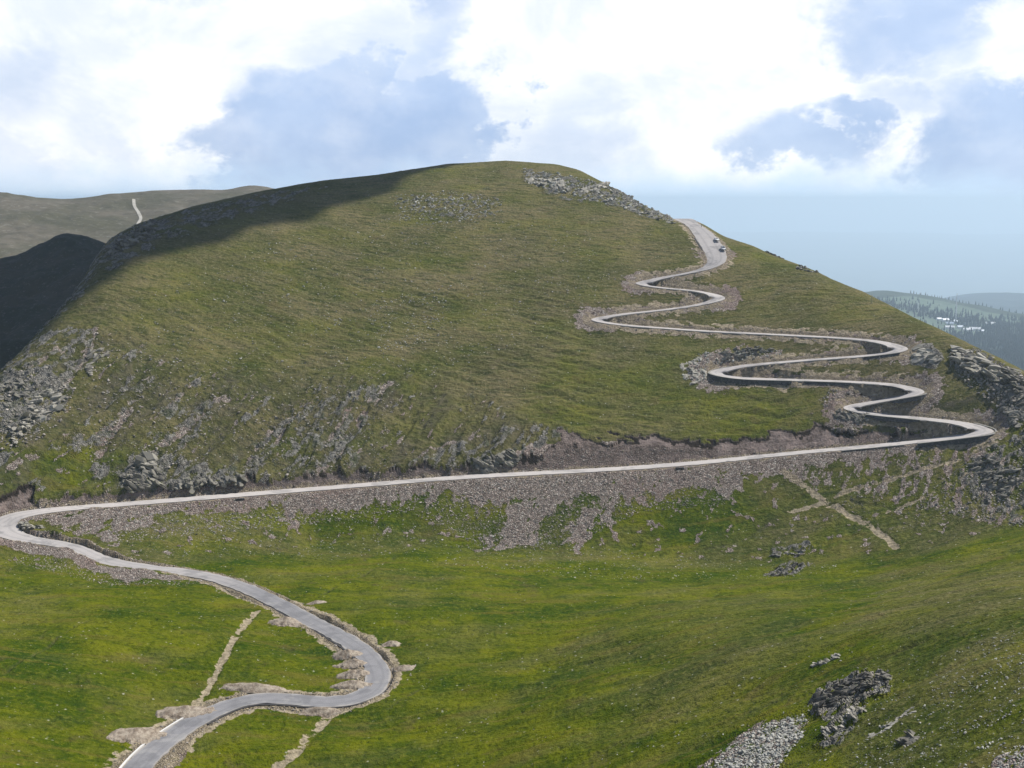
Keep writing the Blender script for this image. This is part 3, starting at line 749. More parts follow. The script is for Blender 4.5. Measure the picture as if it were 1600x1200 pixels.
def strip(name, mat, i0, i1, offs, zo, tone=None, kind='structure', step=1):
    """ribbon swept along the road; offs = list of lateral offsets (functions of index), zo = heights"""
    idx = np.arange(i0, i1, step); co = []; tn = []
    for k in idx:
        for j, of in enumerate(offs):
            o_ = of(k) if callable(of) else of
            co.append((road[k, 0]+nrm[k, 0]*o_, road[k, 1]+nrm[k, 1]*o_, road[k, 2]+zo[j]))
            tn.append((dust[k], abs(o_)/HW[k], 0, 1))
    K = len(offs); f = []
    for a in range(len(idx)-1):
        for j in range(K-1):
            f.append((a*K+j, a*K+j+1, (a+1)*K+j+1, (a+1)*K+j))
    o = raw_mesh(name, co, np.array(f), mat, attr=np.array(tn), smooth=False)
    if kind: tag(o, kind=kind)
    return o
jit = .18*np.interp(np.arange(NR), np.arange(0, NR, 2), rng.normal(size=(NR+1)//2))
jit2 = .18*np.interp(np.arange(NR), np.arange(0, NR, 2), rng.normal(size=(NR+1)//2))
fr = [-1, -1, -.78, -.6, -.42, -.24, 0, .24, .42, .6, .78, 1, 1]
offs = [(lambda k, q=q: q*(HW[k]+(jit[k] if q > 0 else jit2[k])*(abs(q) == 1))) for q in fr]
strip('road', M_road, 0, NR, offs, [-.45, 0, .02, .04, .05, .06, .06, .06, .05, .04, .02, 0, -.45])

# concrete gutters along stretches of the road edge
m_conc, tcn, bcn = newmat('gutter_concrete'); tcx = tcn.new('ShaderNodeTexCoord')
tcn.l.new(tcn.mix(tcn.noise(tcx.outputs['Object'], .8, 4, .6), (.50, .48, .45), (.72, .70, .67)), bcn.inputs['Base Color'])
m_dk, tdk, bdk = newmat('ditch_stone'); tdx = tdk.new('ShaderNodeTexCoord')
tdk.l.new(tdk.mix(tdk.noise(tdx.outputs['Object'], 1.2, 4, .6), (.030, .030, .032), (.085, .08, .078)), bdk.inputs['Base Color'])
def kerb(i0, i1, side, mat, name, w=.35, h=.12, gapd=.06):
    s = side
    of = [lambda k: s*(HW[k]+gapd+.25), lambda k: s*(HW[k]+gapd+.25), lambda k: s*(HW[k]+gapd+.25+w), lambda k: s*(HW[k]+gapd+.25+w)]
    if s < 0: of = of[::-1]
    return strip(name, mat, i0, i1, of, [-.5, h, h, -.5])
i_w0, i_w1 = ridx(330, 1113), ridx(205, 1215)
kerb(i_w0, i_w1, 1 if nrm[i_w0, 0] < 0 else -1, m_conc, 'gutter', .45, .08)
def side_to(i, px, py):
    """which side of the road the picture point lies on"""
    p = land.hit([px], [py])[0]; v = p[:2]-road[i, :2]; return 1 if v@nrm[i] > 0 else -1
for (a, b, q) in (((430, 940), (585, 1040), (470, 990)), ((590, 1060), (500, 1097), (600, 1110)), ((500, 1097), (300, 1128), (420, 1120)), ((1117, 392), (1105, 372), (1085, 385)), ((1385, 600), (1385, 625), (1400, 612))):
    i0, i1 = sorted((ridx(*a), ridx(*b))); im = (i0+i1)//2
    kerb(i0, i1, side_to(im, *q), m_dk, 'ditch', .5, .03)

# ------------------------------------------------------------------ stones
def ico():
    p = (1+5**.5)/2
    v = np.array([(-1, p, 0), (1, p, 0), (-1, -p, 0), (1, -p, 0), (0, -1, p), (0, 1, p), (0, -1, -p), (0, 1, -p), (p, 0, -1), (p, 0, 1), (-p, 0, -1), (-p, 0, 1)])/math.hypot(1, p)
    f = np.array([(0, 11, 5), (0, 5, 1), (0, 1, 7), (0, 7, 10), (0, 10, 11), (1, 5, 9), (5, 11, 4), (11, 10, 2), (10, 7, 6), (7, 1, 8), (3, 9, 4), (3, 4, 2), (3, 2, 6), (3, 6, 8), (3, 8, 9), (4, 9, 5), (2, 4, 11), (6, 2, 10), (8, 6, 7), (9, 8, 1)])
    return v, f
ICV, ICF = ico()
def subdiv(v, f):
    v = list(map(tuple, v)); cache = {}; nf = []
    def mid(a, b):
        k = (min(a, b), max(a, b))
        if k not in cache:
            q = (np.array(v[a])+np.array(v[b]))/2; q /= np.linalg.norm(q); v.append(tuple(q)); cache[k] = len(v)-1
        return cache[k]
    for a, b, c in f:
        x_, y_, z_ = mid(a, b), mid(b, c), mid(c, a); nf += [(a, x_, z_), (b, y_, x_), (c, z_, y_), (x_, y_, z_)]
    return np.array(v), np.array(nf)
IV2, IF2 = subdiv(*subdiv(ICV, ICF))
def boulder_shape(seed, cuts=9, flat=.7):
    g = np.random.default_rng(seed); v = IV2.copy()
    for _ in range(cuts):
        n = g.normal(size=3); n /= np.linalg.norm(n); d = g.uniform(.36, .68)
        s = v@n; v = v-np.maximum(0, s-d)[:, None]*n
    v *= np.array([g.uniform(.9, 1.25), g.uniform(.7, 1.0), flat*g.uniform(.7, 1.1)])
    return v
def stone_material(name, dark_, light_, lichen=(.30, .30, .17)):
    m, t, b = newmat(name); tc = t.new('ShaderNodeTexCoord'); P = tc.outputs['Object']
    oi = t.new('ShaderNodeObjectInfo')
    a = t.sep(t.attr('tone').outputs['Color'])
    v = t.m('FRACT', t.m('ADD', a[0], oi.outputs['Random']))
    c = t.mix(v, dark_, light_)
    c = t.mix(t.m('MULTIPLY', t.noise(P, 1.6, 4, .6), .4), c, (.10, .095, .088))
    c = t.mix(t.m('MULTIPLY', t.ramp(t.noise(P, .9, 3, .6), .56, .68), .5), c, lichen)
    t.l.new(c, b.inputs['Base Color']); return m
M_stone = stone_material('loose_stone', (.17, .15, .13), (.52, .46, .40))
M_pale = stone_material('pale_stone', (.28, .27, .24), (.55, .54, .48))
M_crag = stone_material('crag_stone', (.070, .064, .055), (.26, .24, .20))
M_dark = stone_material('dark_crag_stone', (.035, .032, .028), (.17, .155, .13), (.10, .12, .04))
M_slab = stone_material('slab_stone', (.20, .185, .155), (.44, .41, .35))

def zone_pts(pts, n, seed):
    g = np.random.default_rng(seed); p = np.array(pts, float); lo, hi = p.min(0), p.max(0); out = []
    while len(out) < n:
        q = g.uniform(lo, hi, (n*3, 2)); ins = np.zeros(len(q), bool)
        for i in range(len(p)):
            a, b = p[i], p[(i+1) % len(p)]
            with np.errstate(all='ignore'):
                ins ^= ((a[1] > q[:, 1]) != (b[1] > q[:, 1])) & (q[:, 0] < (b[0]-a[0])*(q[:, 1]-a[1])/(b[1]-a[1])+a[0])
        out += list(q[ins])
    return np.array(out[:n])
# outline, count, size range, clump strength, pale?, description of where
ZONES = [
 ([(620, 305), (700, 298), (785, 308), (790, 330), (740, 348), (650, 352), (610, 335)], 520, (.45, 1.7), .3, 1, 'pale stone in the stone patch high on the hill left of the summit'),
 ([(815, 262), (880, 272), (960, 292), (1035, 326), (1090, 348), (1030, 344), (950, 320), (880, 305), (820, 282)], 560, (.5, 2.2), .2, 1, 'pale rock among the outcrops just below the summit'),
 ([(200, 470), (420, 380), (650, 330), (900, 350), (1000, 430), (880, 520), (600, 620), (400, 600), (220, 560)], 1700, (.30, .95), .5, 1, 'small pale stone scattered over the wide grassy face of the hill'),
 ([(560, 480), (700, 440), (700, 520), (600, 560)], 240, (.35, 1.1), .4, 1, 'small pale stone in the middle of the grassy hill face'),
 ([(180, 800), (500, 772), (800, 750), (1050, 738), (1180, 730), (1130, 790), (1000, 800), (900, 850), (760, 860), (640, 800), (480, 820), (160, 850)], 9000, (.22, .75), 0, 0, 'grey block in the long scree bank under the road'),
 ([(100, 810), (300, 800), (520, 800), (760, 830), (1000, 865), (1350, 885), (1400, 870), (1250, 905), (900, 905), (600, 870), (200, 870)], 1500, (.22, .7), .5, 1, 'pale stone at the foot of the scree bank'),
 ([(-40, 600), (60, 560), (118, 600), (108, 650), (60, 690), (0, 705), (-40, 700)], 520, (.5, 1.5), .3, 0, 'grey block in the rockfall at the left end of the hill'),
 ([(150, 520), (400, 600), (620, 600), (600, 740), (300, 760), (190, 760), (100, 690)], 1800, (.3, 1.2), .45, 0, 'grey rock in the gullies of the lower left hillside'),
 ([(1110, 1195), (1150, 1155), (1200, 1128), (1262, 1112), (1255, 1150), (1215, 1200), (1170, 1240), (1060, 1240)], 4600, (.12, .8), .05, 1, 'pale block in the stone tongue below the dark crag'),
 ([(1430, 790), (1530, 700), (1600, 680), (1660, 720), (1660, 830), (1560, 820)], 2200, (.25, .9), .35, 0, 'grey stone on the rocky spur at the right edge'),
 ([(1230, 725), (1540, 695), (1560, 760), (1450, 840), (1300, 800)], 700, (.2, .65), .4, 0, 'small stone beside the crossing footpaths'),
 ([(1480, 545), (1540, 548), (1620, 600), (1640, 690), (1560, 650), (1490, 580)], 700, (.4, 1.8), .25, 0, 'grey rock on the steep shoulder past the hairpins'),
 ([(0, 880), (600, 870), (1100, 900), (1600, 850), (1600, 1200), (650, 1200), (600, 960), (300, 930), (0, 930)], 700, (.12, .42), .5, 1, 'small stone lying in the open meadow'),
 ([(1380, 1060), (1600, 980), (1650, 1240), (1400, 1240), (1330, 1190)], 1500, (.10, .42), .5, 1, 'small stone in the near grass at the lower right'),
 ([(1540, 1215), (1565, 1175), (1600, 1160), (1650, 1160), (1650, 1240)], 900, (.15, .45), 0, 1, 'block in the stone heap at the lower right corner'),
 ([(0, 930), (420, 940), (560, 1030), (540, 1080), (300, 1090), (0, 1200)], 160, (.12, .36), .5, 1, 'small pale stone in the meadow inside the road loop'),
 ([(60, 855), (140, 865), (330, 905), (290, 915), (170, 915), (20, 880)], 1300, (.2, .6), 0, 0, 'grey stone on the embankment under the lower road'),
 ([(1060, 590), (1095, 550), (1220, 545), (1230, 565), (1120, 572), (1105, 605)], 380, (.3, 1.3), .1, 1, 'tan block in the rubble above the walled hairpin'),
 ([(830, 730), (850, 700), (1000, 698), (1180, 705), (1320, 690), (1340, 698), (1100, 720), (950, 730)], 1100, (.15, .8), .2, 0, 'stone on the pinkish earth cut above the long road'),
 ([(1290, 640), (1310, 625), (1400, 605), (1300, 600), (1280, 625)], 200, (.3, 1.0), .1, 0, 'stone in the rubble inside the lower hairpins'),
]
def reg_at(w, poly):
    a_, b_ = project(w[:, 0], w[:, 1], w[:, 2]); return poly_px(a_+9*fbm(w[:, 0]/3, w[:, 1]/3, 801, 3), b_+7*fbm(w[:, 0]/3, w[:, 1]/3, 802, 3), poly, 26)
P_all, S_all, T_all, Zn = [], [], [], []
for zi, (poly, n, (s0, s1), clump, pale, lab) in enumerate(ZONES):
    q = zone_pts(poly, int(n*(1+clump*1.5)), 900+zi)
    w = land.hit(q[:, 0], q[:, 1])
    g = np.random.default_rng(950+zi)
    if zi in (8, 14):
        f = reg_at(w, poly)+.55*g.random(len(w)); k = np.argsort(-f)[:int(n*.8)]; w = w[k]
    if clump > 0:
        f = fbm(w[:, 0]/9, w[:, 1]/9, 960+zi, 3)+.3*g.normal(size=len(w)); k = np.argsort(-f)[:n]; w = w[k]
    dr_ = D[np.clip(np.searchsorted(AZ, np.arctan2(w[:, 0], w[:, 1])), 0, len(AZ)-1), np.clip(np.searchsorted(RR, np.hypot(w[:, 0], w[:, 1])), 0, len(RR)-1)]
    w = w[dr_ > 5.6]
    u = g.random(len(w)); s = s0*(s1/s0)**(u**2.2)
    P_all.append(w); S_all.append(s); T_all.append(np.full(len(w), pale)); Zn.append(np.full(len(w), zi))
# road-edge gravel and blocks
g = np.random.default_rng(77)
kk = g.integers(5, NR-5, 9000); sd = g.choice([-1, 1], 9000); off = BW[kk]-.6+np.abs(g.normal(size=9000))*1.6
ex = road[kk, 0]+nrm[kk, 0]*sd*off; ey = road[kk, 1]+nrm[kk, 1]*sd*off
ai = np.clip(np.searchsorted(AZ, np.arctan2(ex, ey)), 0, len(AZ)-1); ri = np.clip(np.searchsorted(RR, np.hypot(ex, ey)), 0, len(RR)-1)
okk = D[ai, ri] > HW[kk]+1.0
ex, ey = ex[okk], ey[okk]
P_all.append(np.stack([ex, ey, land.at(ex, ey)], 1)); S_all.append(.12*(.75/.12)**(g.random(len(ex))**2.5)); T_all.append(np.zeros(len(ex))); Zn.append(np.full(len(ex), len(ZONES)))
ZL = [z[5] for z in ZONES]+['loose stone at the edge of the winding road']
P_all = np.vstack(P_all); S_all = np.concatenate(S_all); T_all = np.concatenate(T_all); Zn = np.concatenate(Zn).astype(int)
app = S_all/np.linalg.norm(P_all, axis=1)
ppx, ppy = project(P_all[:, 0], P_all[:, 1], P_all[:, 2])
app = np.where((ppx > 0) & (ppx < 1600) & (ppy < 1200) & (ppy > 0), app, 0)
order = np.argsort(-app); big = order[:285]; rest = order[285:]
SHAPES = []
for k in range(10):
    v = boulder_shape(40+k); me_o = raw_mesh('boulder', v, IF2, M_stone, attr=np.tile([0, 0, 0, 1.], (len(v), 1)))
    SHAPES.append((me_o.data, None)); bpy.data.objects.remove(me_o)
SHAPEP = []
for me, _ in SHAPES:
    c = me.copy(); c.materials[0] = M_pale; SHAPEP.append(c)
for n_, i in enumerate(big):
    me = (SHAPEP if T_all[i] else [s[0] for s in SHAPES])[n_ % 10]
    o = bpy.data.objects.new('boulder', me); S.collection.objects.link(o)
    s = S_all[i]; o.location = P_all[i]+np.array([0, 0, s*.12]); o.scale = (s*.62, s*.62, s*.62)
    o.rotation_euler = (random.uniform(-.3, .3), random.uniform(-.3, .3), random.uniform(0, 6.28))
    tag(o, ZL[Zn[i]], 'boulder', 'boulders: '+ZL[Zn[i]])
def stones_mesh(name, idx, mat, seed):
    g = np.random.default_rng(seed); n = len(idx)
    v = ICV[None]*(1+.28*g.normal(size=(n, 12, 1)).clip(-1.5, 1.5))
    v = v*np.stack([g.uniform(.8, 1.3, n), g.uniform(.6, 1.0, n), g.uniform(.4, .8, n)], 1)[:, None]
    a = g.uniform(0, 6.28, n); b = g.uniform(-.5, .5, n)
    ca, sa, cb, sb = np.cos(a), np.sin(a), np.cos(b), np.sin(b)
    X, Y, Z_ = v[..., 0], v[..., 1], v[..., 2]
    X, Z_ = X*cb[:, None]-Z_*sb[:, None], X*sb[:, None]+Z_*cb[:, None]
    X, Y = X*ca[:, None]-Y*sa[:, None], X*sa[:, None]+Y*ca[:, None]
    s = S_all[idx][:, None]*.55
    co = np.stack([X*s, Y*s, Z_*s+s*.15], -1)+P_all[idx][:, None]
    f = (ICF[None]+np.arange(n)[:, None, None]*12).reshape(-1, 3)
    tn = np.repeat(np.stack([g.random(n), g.random(n), g.random(n), np.ones(n)], 1), 12, 0)
    return raw_mesh(name, co.reshape(-1, 3), f, mat, attr=tn)
o = stones_mesh('scree_stones', rest[T_all[rest] == 0], M_stone, 5)
tag(o, 'loose grey and pinkish stones of the scree banks and road edges', 'scree', kind='stuff')
o = stones_mesh('field_stones', rest[T_all[rest] == 1], M_pale, 6)
tag(o, 'small pale stones strewn over the grass slopes', 'stones', kind='stuff')

# ------------------------------------------------------------------ rock outcrops: one mesh each, many cracked blocks
def outcrop(px, py, wpx, hpx, n, size, mat, label, seed, strike=0.0, flat=.6, lift=.1, base=None):
    g = np.random.default_rng(seed); c0 = land.hit([px], [py])[0]
    q = np.stack([px+(g.random(n)-.5)*wpx, py+(g.random(n)-.5)*hpx], 1)
    a = R(strike); rel = q-np.array([px, py])
    # lean the cluster along the strike of the rock
    q = np.stack([px+rel[:, 0]*math.cos(a)+rel[:, 1]*math.sin(a), py-rel[:, 0]*math.sin(a)+rel[:, 1]*math.cos(a)], 1)
    w = land.hit(q[:, 0], q[:, 1]); w = w[np.linalg.norm(w-c0, axis=1) < 60]
    if len(w) > 1:      # fill the gaps so that the crag is one body of rock
        inn = [0]; out_ = list(range(1, len(w))); add = []
        while out_:
            dm_ = np.linalg.norm(w[inn][:, None]-w[out_][None], axis=2); i_, j_ = np.unravel_index(np.argmin(dm_), dm_.shape)
            a_, b_ = w[inn[i_]], w[out_[j_]]; m_ = int(dm_[i_, j_]/(size*.55))
            for q_ in range(1, m_+1):
                p_ = a_+(b_-a_)*q_/(m_+1); add.append((p_[0], p_[1], float(land.at(p_[0], p_[1]))))
            inn.append(out_.pop(j_))
        if add: w = np.vstack([w, np.array(add)])
    V, F, T = [], [], []; off = 0; tilt = g.uniform(0, 6.28); bt = g.uniform(.2, .5)
    lift -= .22
    for p in w:
        s = size*g.uniform(.35, 1.35); v = boulder_shape(int(g.integers(1e9)), 13, flat)*np.array([1.9, 1.25, 1.15])*s
        an = tilt+g.normal()*.3; be = bt+g.normal()*.15
        cb, sb, ca, sa = math.cos(be), math.sin(be), math.cos(an), math.sin(an)
        v = v@np.array([[cb, 0, sb], [0, 1, 0], [-sb, 0, cb]]).T@np.array([[ca, -sa, 0], [sa, ca, 0], [0, 0, 1]]).T
        V.append(v+(p-c0)+np.array([0, 0, s*lift])); F.append(IF2+off); off += len(v)
        T.append(np.tile([g.random(), g.random(), 0, 1], (len(v), 1)))
    o = raw_mesh('rock_outcrop', np.vstack(V), np.vstack(F), mat, attr=np.vstack(T)); o.location = c0
    tag(o, label, 'rock outcrop'); return o
outcrop(1315, 1080, 92, 26, 80, .7, M_dark, 'large dark crag on the near meadow at the lower right', 1, 25)
outcrop(1370, 1062, 44, 22, 20, .45, M_crag, 'small grey rocks at the upper right end of the large dark crag', 21, 15)
outcrop(1318, 1128, 84, 16, 26, .42, M_slab, 'pinkish slab of rock lying below the large dark crag', 2, 35, .4)
outcrop(1424, 1156, 36, 12, 12, .6, M_crag, 'low dark rock alone in the grass right of the slab', 3, 30)
outcrop(1290, 1033, 50, 7, 16, .5, M_slab, 'row of small pale rocks just above the dark crag', 4, 22, .5)
outcrop(1395, 1130, 80, 8, 16, .4, M_slab, 'thin line of low pale rocks right of the slab', 5, 32, .4)
outcrop(1530, 568, 82, 26, 46, 2.0, M_slab, 'big pale slabs on the shoulder right of the hairpins', 6, -30, .5)
outcrop(1585, 596, 40, 26, 26, 1.6, M_crag, 'dark crag on the skyline at the right edge', 7, -35)
outcrop(1447, 558, 40, 22, 32, 1.5, M_slab, 'pale rock face at the outside of the topmost right hairpin', 8, -20, .7)
outcrop(72, 632, 48, 40, 40, 1.3, M_slab, 'cluster of large pale blocks on the lower left slope', 9, 50, .7)
outcrop(35, 665, 70, 24, 36, 1.2, M_slab, 'string of pale blocks below the left cluster of blocks', 10, 45, .6)
outcrop(18, 612, 50, 34, 34, 1.1, M_crag, 'grey broken crag at the left edge of the hill', 11, 30)
outcrop(225, 752, 60, 26, 60, 1.5, M_crag, 'dark crag standing over the long road at the left', 12, 10, .8)
outcrop(228, 722, 24, 12, 6, 2.2, M_slab, 'single large pale block above the dark roadside crag', 13, 0, .8)
outcrop(330, 752, 110, 12, 46, 1.3, M_crag, 'low dark rock band above the road cutting', 14, 4, .8)
outcrop(776, 722, 62, 24, 44, 1.4, M_crag, 'dark rock nose jutting over the middle of the long road', 15, 20, .8)
outcrop(855, 284, 70, 14, 34, 1.4, M_slab, 'broad pale rocks just under the summit', 16, -12, .5)
outcrop(928, 293, 44, 10, 20, 1.5, M_slab, 'pale notched rocks on the skyline right of the summit', 17, 10, .6)
outcrop(1000, 330, 120, 10, 50, 1.0, M_slab, 'long band of rubble on the ridge above the top road', 18, -20, .5)
outcrop(1085, 580, 36, 36, 40, .9, M_slab, 'tan rubble heap left of the walled hairpin', 19, 20, .6)
outcrop(1165, 551, 80, 14, 44, 1.0, M_crag, 'brown rubble bank above the walled hairpin', 20, 5, .7)
outcrop(50, 822, 40, 8, 24, .9, M_slab, 'pale rock ledge inside the leftmost road bend', 22, -5, .8)
outcrop(1330, 650, 56, 14, 60, .8, M_crag, 'grey boulder embankment under the small lower hairpin', 23, -8, .8)
outcrop(1555, 740, 80, 50, 60, 1.1, M_crag, 'broken dark rock on the spur at the right edge below the road', 24, -40, .6)
outcrop(640, 1008, 1, 1, 1, .3, M_slab, 'lone stone beside the outside of the road loop', 25)
outcrop(1230, 864, 60, 8, 20, .7, M_slab, 'upper pale ledge at the foot of the right slope', 26, 5, .5)
outcrop(1230, 890, 50, 12, 22, .7, M_crag, 'lower grey ledge at the foot of the right slope', 27, 12, .5)
outcrop(1210, 393, 26, 5, 12, 1.0, M_crag, 'small rock bump on the skyline right of the top road', 28, -15, .6)
outcrop(1262, 421, 36, 5, 14, .9, M_slab, 'low rock rib on the skyline halfway down the right ridge', 29, -15, .6)
outcrop(205, 372, 90, 20, 46, 1.7, M_crag, 'black crags on the shaded left shoulder of the hill', 30, 30, .8)
outcrop(145, 560, 40, 30, 14, 1.2, M_crag, 'grey stones at the top of the left gully', 31, 50, .6)
outcrop(1600, 640, 60, 50, 40, 1.4, M_crag, 'dark boulders on the steep right flank beyond the last hairpin', 32, -40, .7)

# ------------------------------------------------------------------ spoil heaps beside the lower road
m_sp, tsp, bsp = newmat('spoil_earth'); tsx = tsp.new('ShaderNodeTexCoord')
spc = tsp.mix(tsp.ramp(tsp.noise(tsx.outputs['Object'], .8, 5, .65), .3, .7), (.17, .13, .095), (.40, .34, .27))
tsp.l.new(spc, bsp.inputs['Base Color'])
sbm = tsp.new('ShaderNodeBump'); sbm.inputs['Distance'].default_value = .3; tsp.l.new(tsp.noise(tsx.outputs['Object'], 2.5, 5, .7), sbm.inputs['Height']); tsp.l.new(sbm.outputs[0], bsp.inputs['Normal'])
def heap(px, py, rx, ry, h, label, seed, rot=0.0):
    rx *= 1.25; ry *= 1.35; h *= 1.15
    c = land.hit([px], [py])[0]; n = 26; co = []; f = []
    g = np.random.default_rng(seed)
    u, v = np.meshgrid(np.linspace(-1, 1, n+1), np.linspace(-1, 1, n+1), indexing='ij'); q = np.hypot(u, v)
    X = u*rx*math.cos(rot)-v*ry*math.sin(rot); Y = u*rx*math.sin(rot)+v*ry*math.cos(rot)
    wob = fbm(X/1.6+seed, Y/1.6, seed, 3); gz = land.at(c[0]+X, c[1]+Y)-c[2]; k = 1-(q+.35*wob)
    z = np.where(k > 0, gz+h*np.maximum(k, 0)**.8*(1+.5*wob)-.05, gz-.25)
    co = np.stack([X, Y, z], -1).reshape(-1, 3)
    for i in range(n):
        for j in range(n): f.append((i*(n+1)+j, (i+1)*(n+1)+j, (i+1)*(n+1)+j+1, i*(n+1)+j+1))
    o = raw_mesh('spoil_heap', co, np.array(f), m_sp, smooth=False); o.location = c
    tag(o, label, 'earth heap')
heap(448, 972, 4.2, 2.6, 1.5, 'brown spoil heap below the road where the dirt track leaves it', 61)
heap(543, 1022, 3.6, 2.0, 1.4, 'topmost spoil heap inside the road loop', 62)
heap(548, 1040, 3.8, 2.0, 1.5, 'second spoil heap from the top inside the road loop', 63)
heap(553, 1056, 3.6, 1.9, 1.5, 'third spoil heap from the top inside the road loop', 64)
heap(548, 1072, 4.4, 2.0, 1.5, 'lowest spoil heap inside the road loop', 65)
heap(612, 1007, 2.2, 1.4, 1.0, 'tan dirt mound outside the upper part of the road loop', 66)
heap(630, 1045, 2.6, 1.6, 1.0, 'tan dirt mound outside the middle of the road loop', 67)
heap(495, 942, 2.6, 1.3, .8, 'small pale mound on the meadow side of the descending road', 68)
heap(400, 1076, 7.5, 1.8, 1.3, 'long pinkish spoil bank above the lowest road', 69)
heap(290, 1113, 6.0, 2.4, 1.6, 'pinkish spoil bank in the middle above the lowest road', 70, .3)
heap(215, 1150, 5.5, 2.8, 1.7, 'tan spoil bank at the bottom left above the lowest road', 71, .5)
heap(500, 1112, 4.0, 1.2, .8, 'flat pale spoil where the earth track meets the lower road', 72)

# ------------------------------------------------------------------ retaining walls
m_wall, tw, bw = newmat('wall_stone'); twx = tw.new('ShaderNodeTexCoord')
wv = tw.sep(tw.voro(twx.outputs['Object'], 1.4, 'F1', 'Color')); wed = tw.voro(twx.outputs['Object'], 1.4, 'DISTANCE_TO_EDGE', 'Distance')
wc = tw.mix(wv[0], (.05, .05, .055), (.115, .11, .11)); wc = tw.mix(tw.ramp(wed, .06, 0), wc, (.02, .02, .02)); tw.l.new(wc, bw.inputs['Base Color'])
m_cope = stone_material('coping_stone', (.20, .19, .18), (.30, .29, .27))
def ret_wall(i0, i1, side, hgt, label, taper=8):
    base = empty('retaining_wall', tuple(road[(i0+i1)//2])); L = np.array(base.location)
    tag(base, label, 'retaining wall')
    idx = np.arange(i0, i1)
    def body(name, prof, mat):
        co = []; K = len(prof)
        for k in idx:
            e = min(1.0, (k-i0+1)/taper, (i1-k)/taper)
            for (o_, h_) in prof:
                o2 = side*(BW[k]-.35+o_); co.append((road[k, 0]+nrm[k, 0]*o2-L[0], road[k, 1]+nrm[k, 1]*o2-L[1], road[k, 2]-L[2]+(h_ if h_ > -1 else h_*e)))
        f = []
        for a in range(len(idx)-1):
            for j in range(K):
                j2 = (j+1) % K; q = (a*K+j, a*K+j2, (a+1)*K+j2, (a+1)*K+j); f.append(q if side > 0 else q[::-1])
        f2 = [tuple(range(K))[::-1], tuple(range((len(idx)-1)*K, len(idx)*K))]
        return raw_mesh(name, co, f+f2, mat, parent=base)
    body('wall_face', [(0, -.05), (.75, -.05), (1.15, -hgt), (0, -hgt)], m_wall)
    body('coping', [(-.1, .12), (.9, .12), (.9, -.047), (-.1, -.047)], m_cope)
def down_side(i):
    a = land_z(road[i, :2]+nrm[i]*12) ; b = land_z(road[i, :2]-nrm[i]*12); return 1 if a < b else -1
def land_z(p): return float(nat.at(p[0], p[1]))
ret_wall(i_h5-8, i_h5+34, down_side(i_h5+12), 5.2, 'tall dark curved stone wall holding up the leftmost lower hairpin')
ret_wall(i_h5+38, i_h5+58, down_side(i_h5+48), 1.7, 'low dark stone wall continuing right of the curved hairpin wall', 4)
ret_wall(i_h7+8, i_h7+30, down_side(i_h7+18), 1.6, 'short dark stone wall right of the small lower hairpin', 6)
ret_wall(i_h8-5, i_h8+26, down_side(i_h8+8), 3.6, 'dark stone wall under the last hairpin at the right', 5)
ret_wall(i_h8+30, i_h8+54, down_side(i_h8+45), 1.8, 'lower dark stone wall left of the last hairpin wall', 8)
ret_wall(i_h4+3, i_h4+16, down_side(i_h4+11), 1.8, 'short dark stone wall under the upper right hairpin', 5)
i_c = ridx(1428, 616); ret_wall(i_c-3, i_c+10, down_side(i_c+3), 1.6, 'small dark edge wall at the middle right hairpin', 4)

# culverts under the long road
def culvert(px, py, label, w=3.0):
    i = ridx(px, py); sd_ = down_side(i); p = road[i, :2]+nrm[i]*sd_*(BW[i]+.5)
    base = empty('culvert', (p[0], p[1], road[i, 2]-.4), math.atan2(tan2[i, 1], tan2[i, 0])); tag(base, label, 'culvert')
    s = -1 if sd_ > 0 else 1      # local +y is left of travel
    def box(name, x0, x1, y0, y1, z0, z1, mat):
        v = [(X, Y, Z_) for X in (x0, x1) for Y in (y0, y1) for Z_ in (z0, z1)]
        raw_mesh(name, v, [(0, 1, 3, 2), (4, 6, 7, 5), (0, 4, 5, 1), (2, 3, 7, 6), (0, 2, 6, 4), (1, 5, 7, 3)], mat, parent=base)
    y0, y1 = sorted((0, s*.9))
    box('head_wall', -w/2, w/2, y0, y1, .0, .18, m_wall)
    box('side_wall', -w/2, -w/2+.35, y0, y1, -1.0, -.002, m_wall)
    box('side_wall', w/2-.35, w/2, y0, y1, -1.0, -.002, m_wall)
    y0, y1 = sorted((-s*.1, -s*.3))
    box('opening', -w/2+.35, w/2-.35, y0, y1, -1.0, -.002, m_dk)
culvert(372, 773, 'dark culvert mouth under the left part of the long road', 3.2)
culvert(1062, 726, 'dark culvert mouth under the right part of the long road', 3.0)

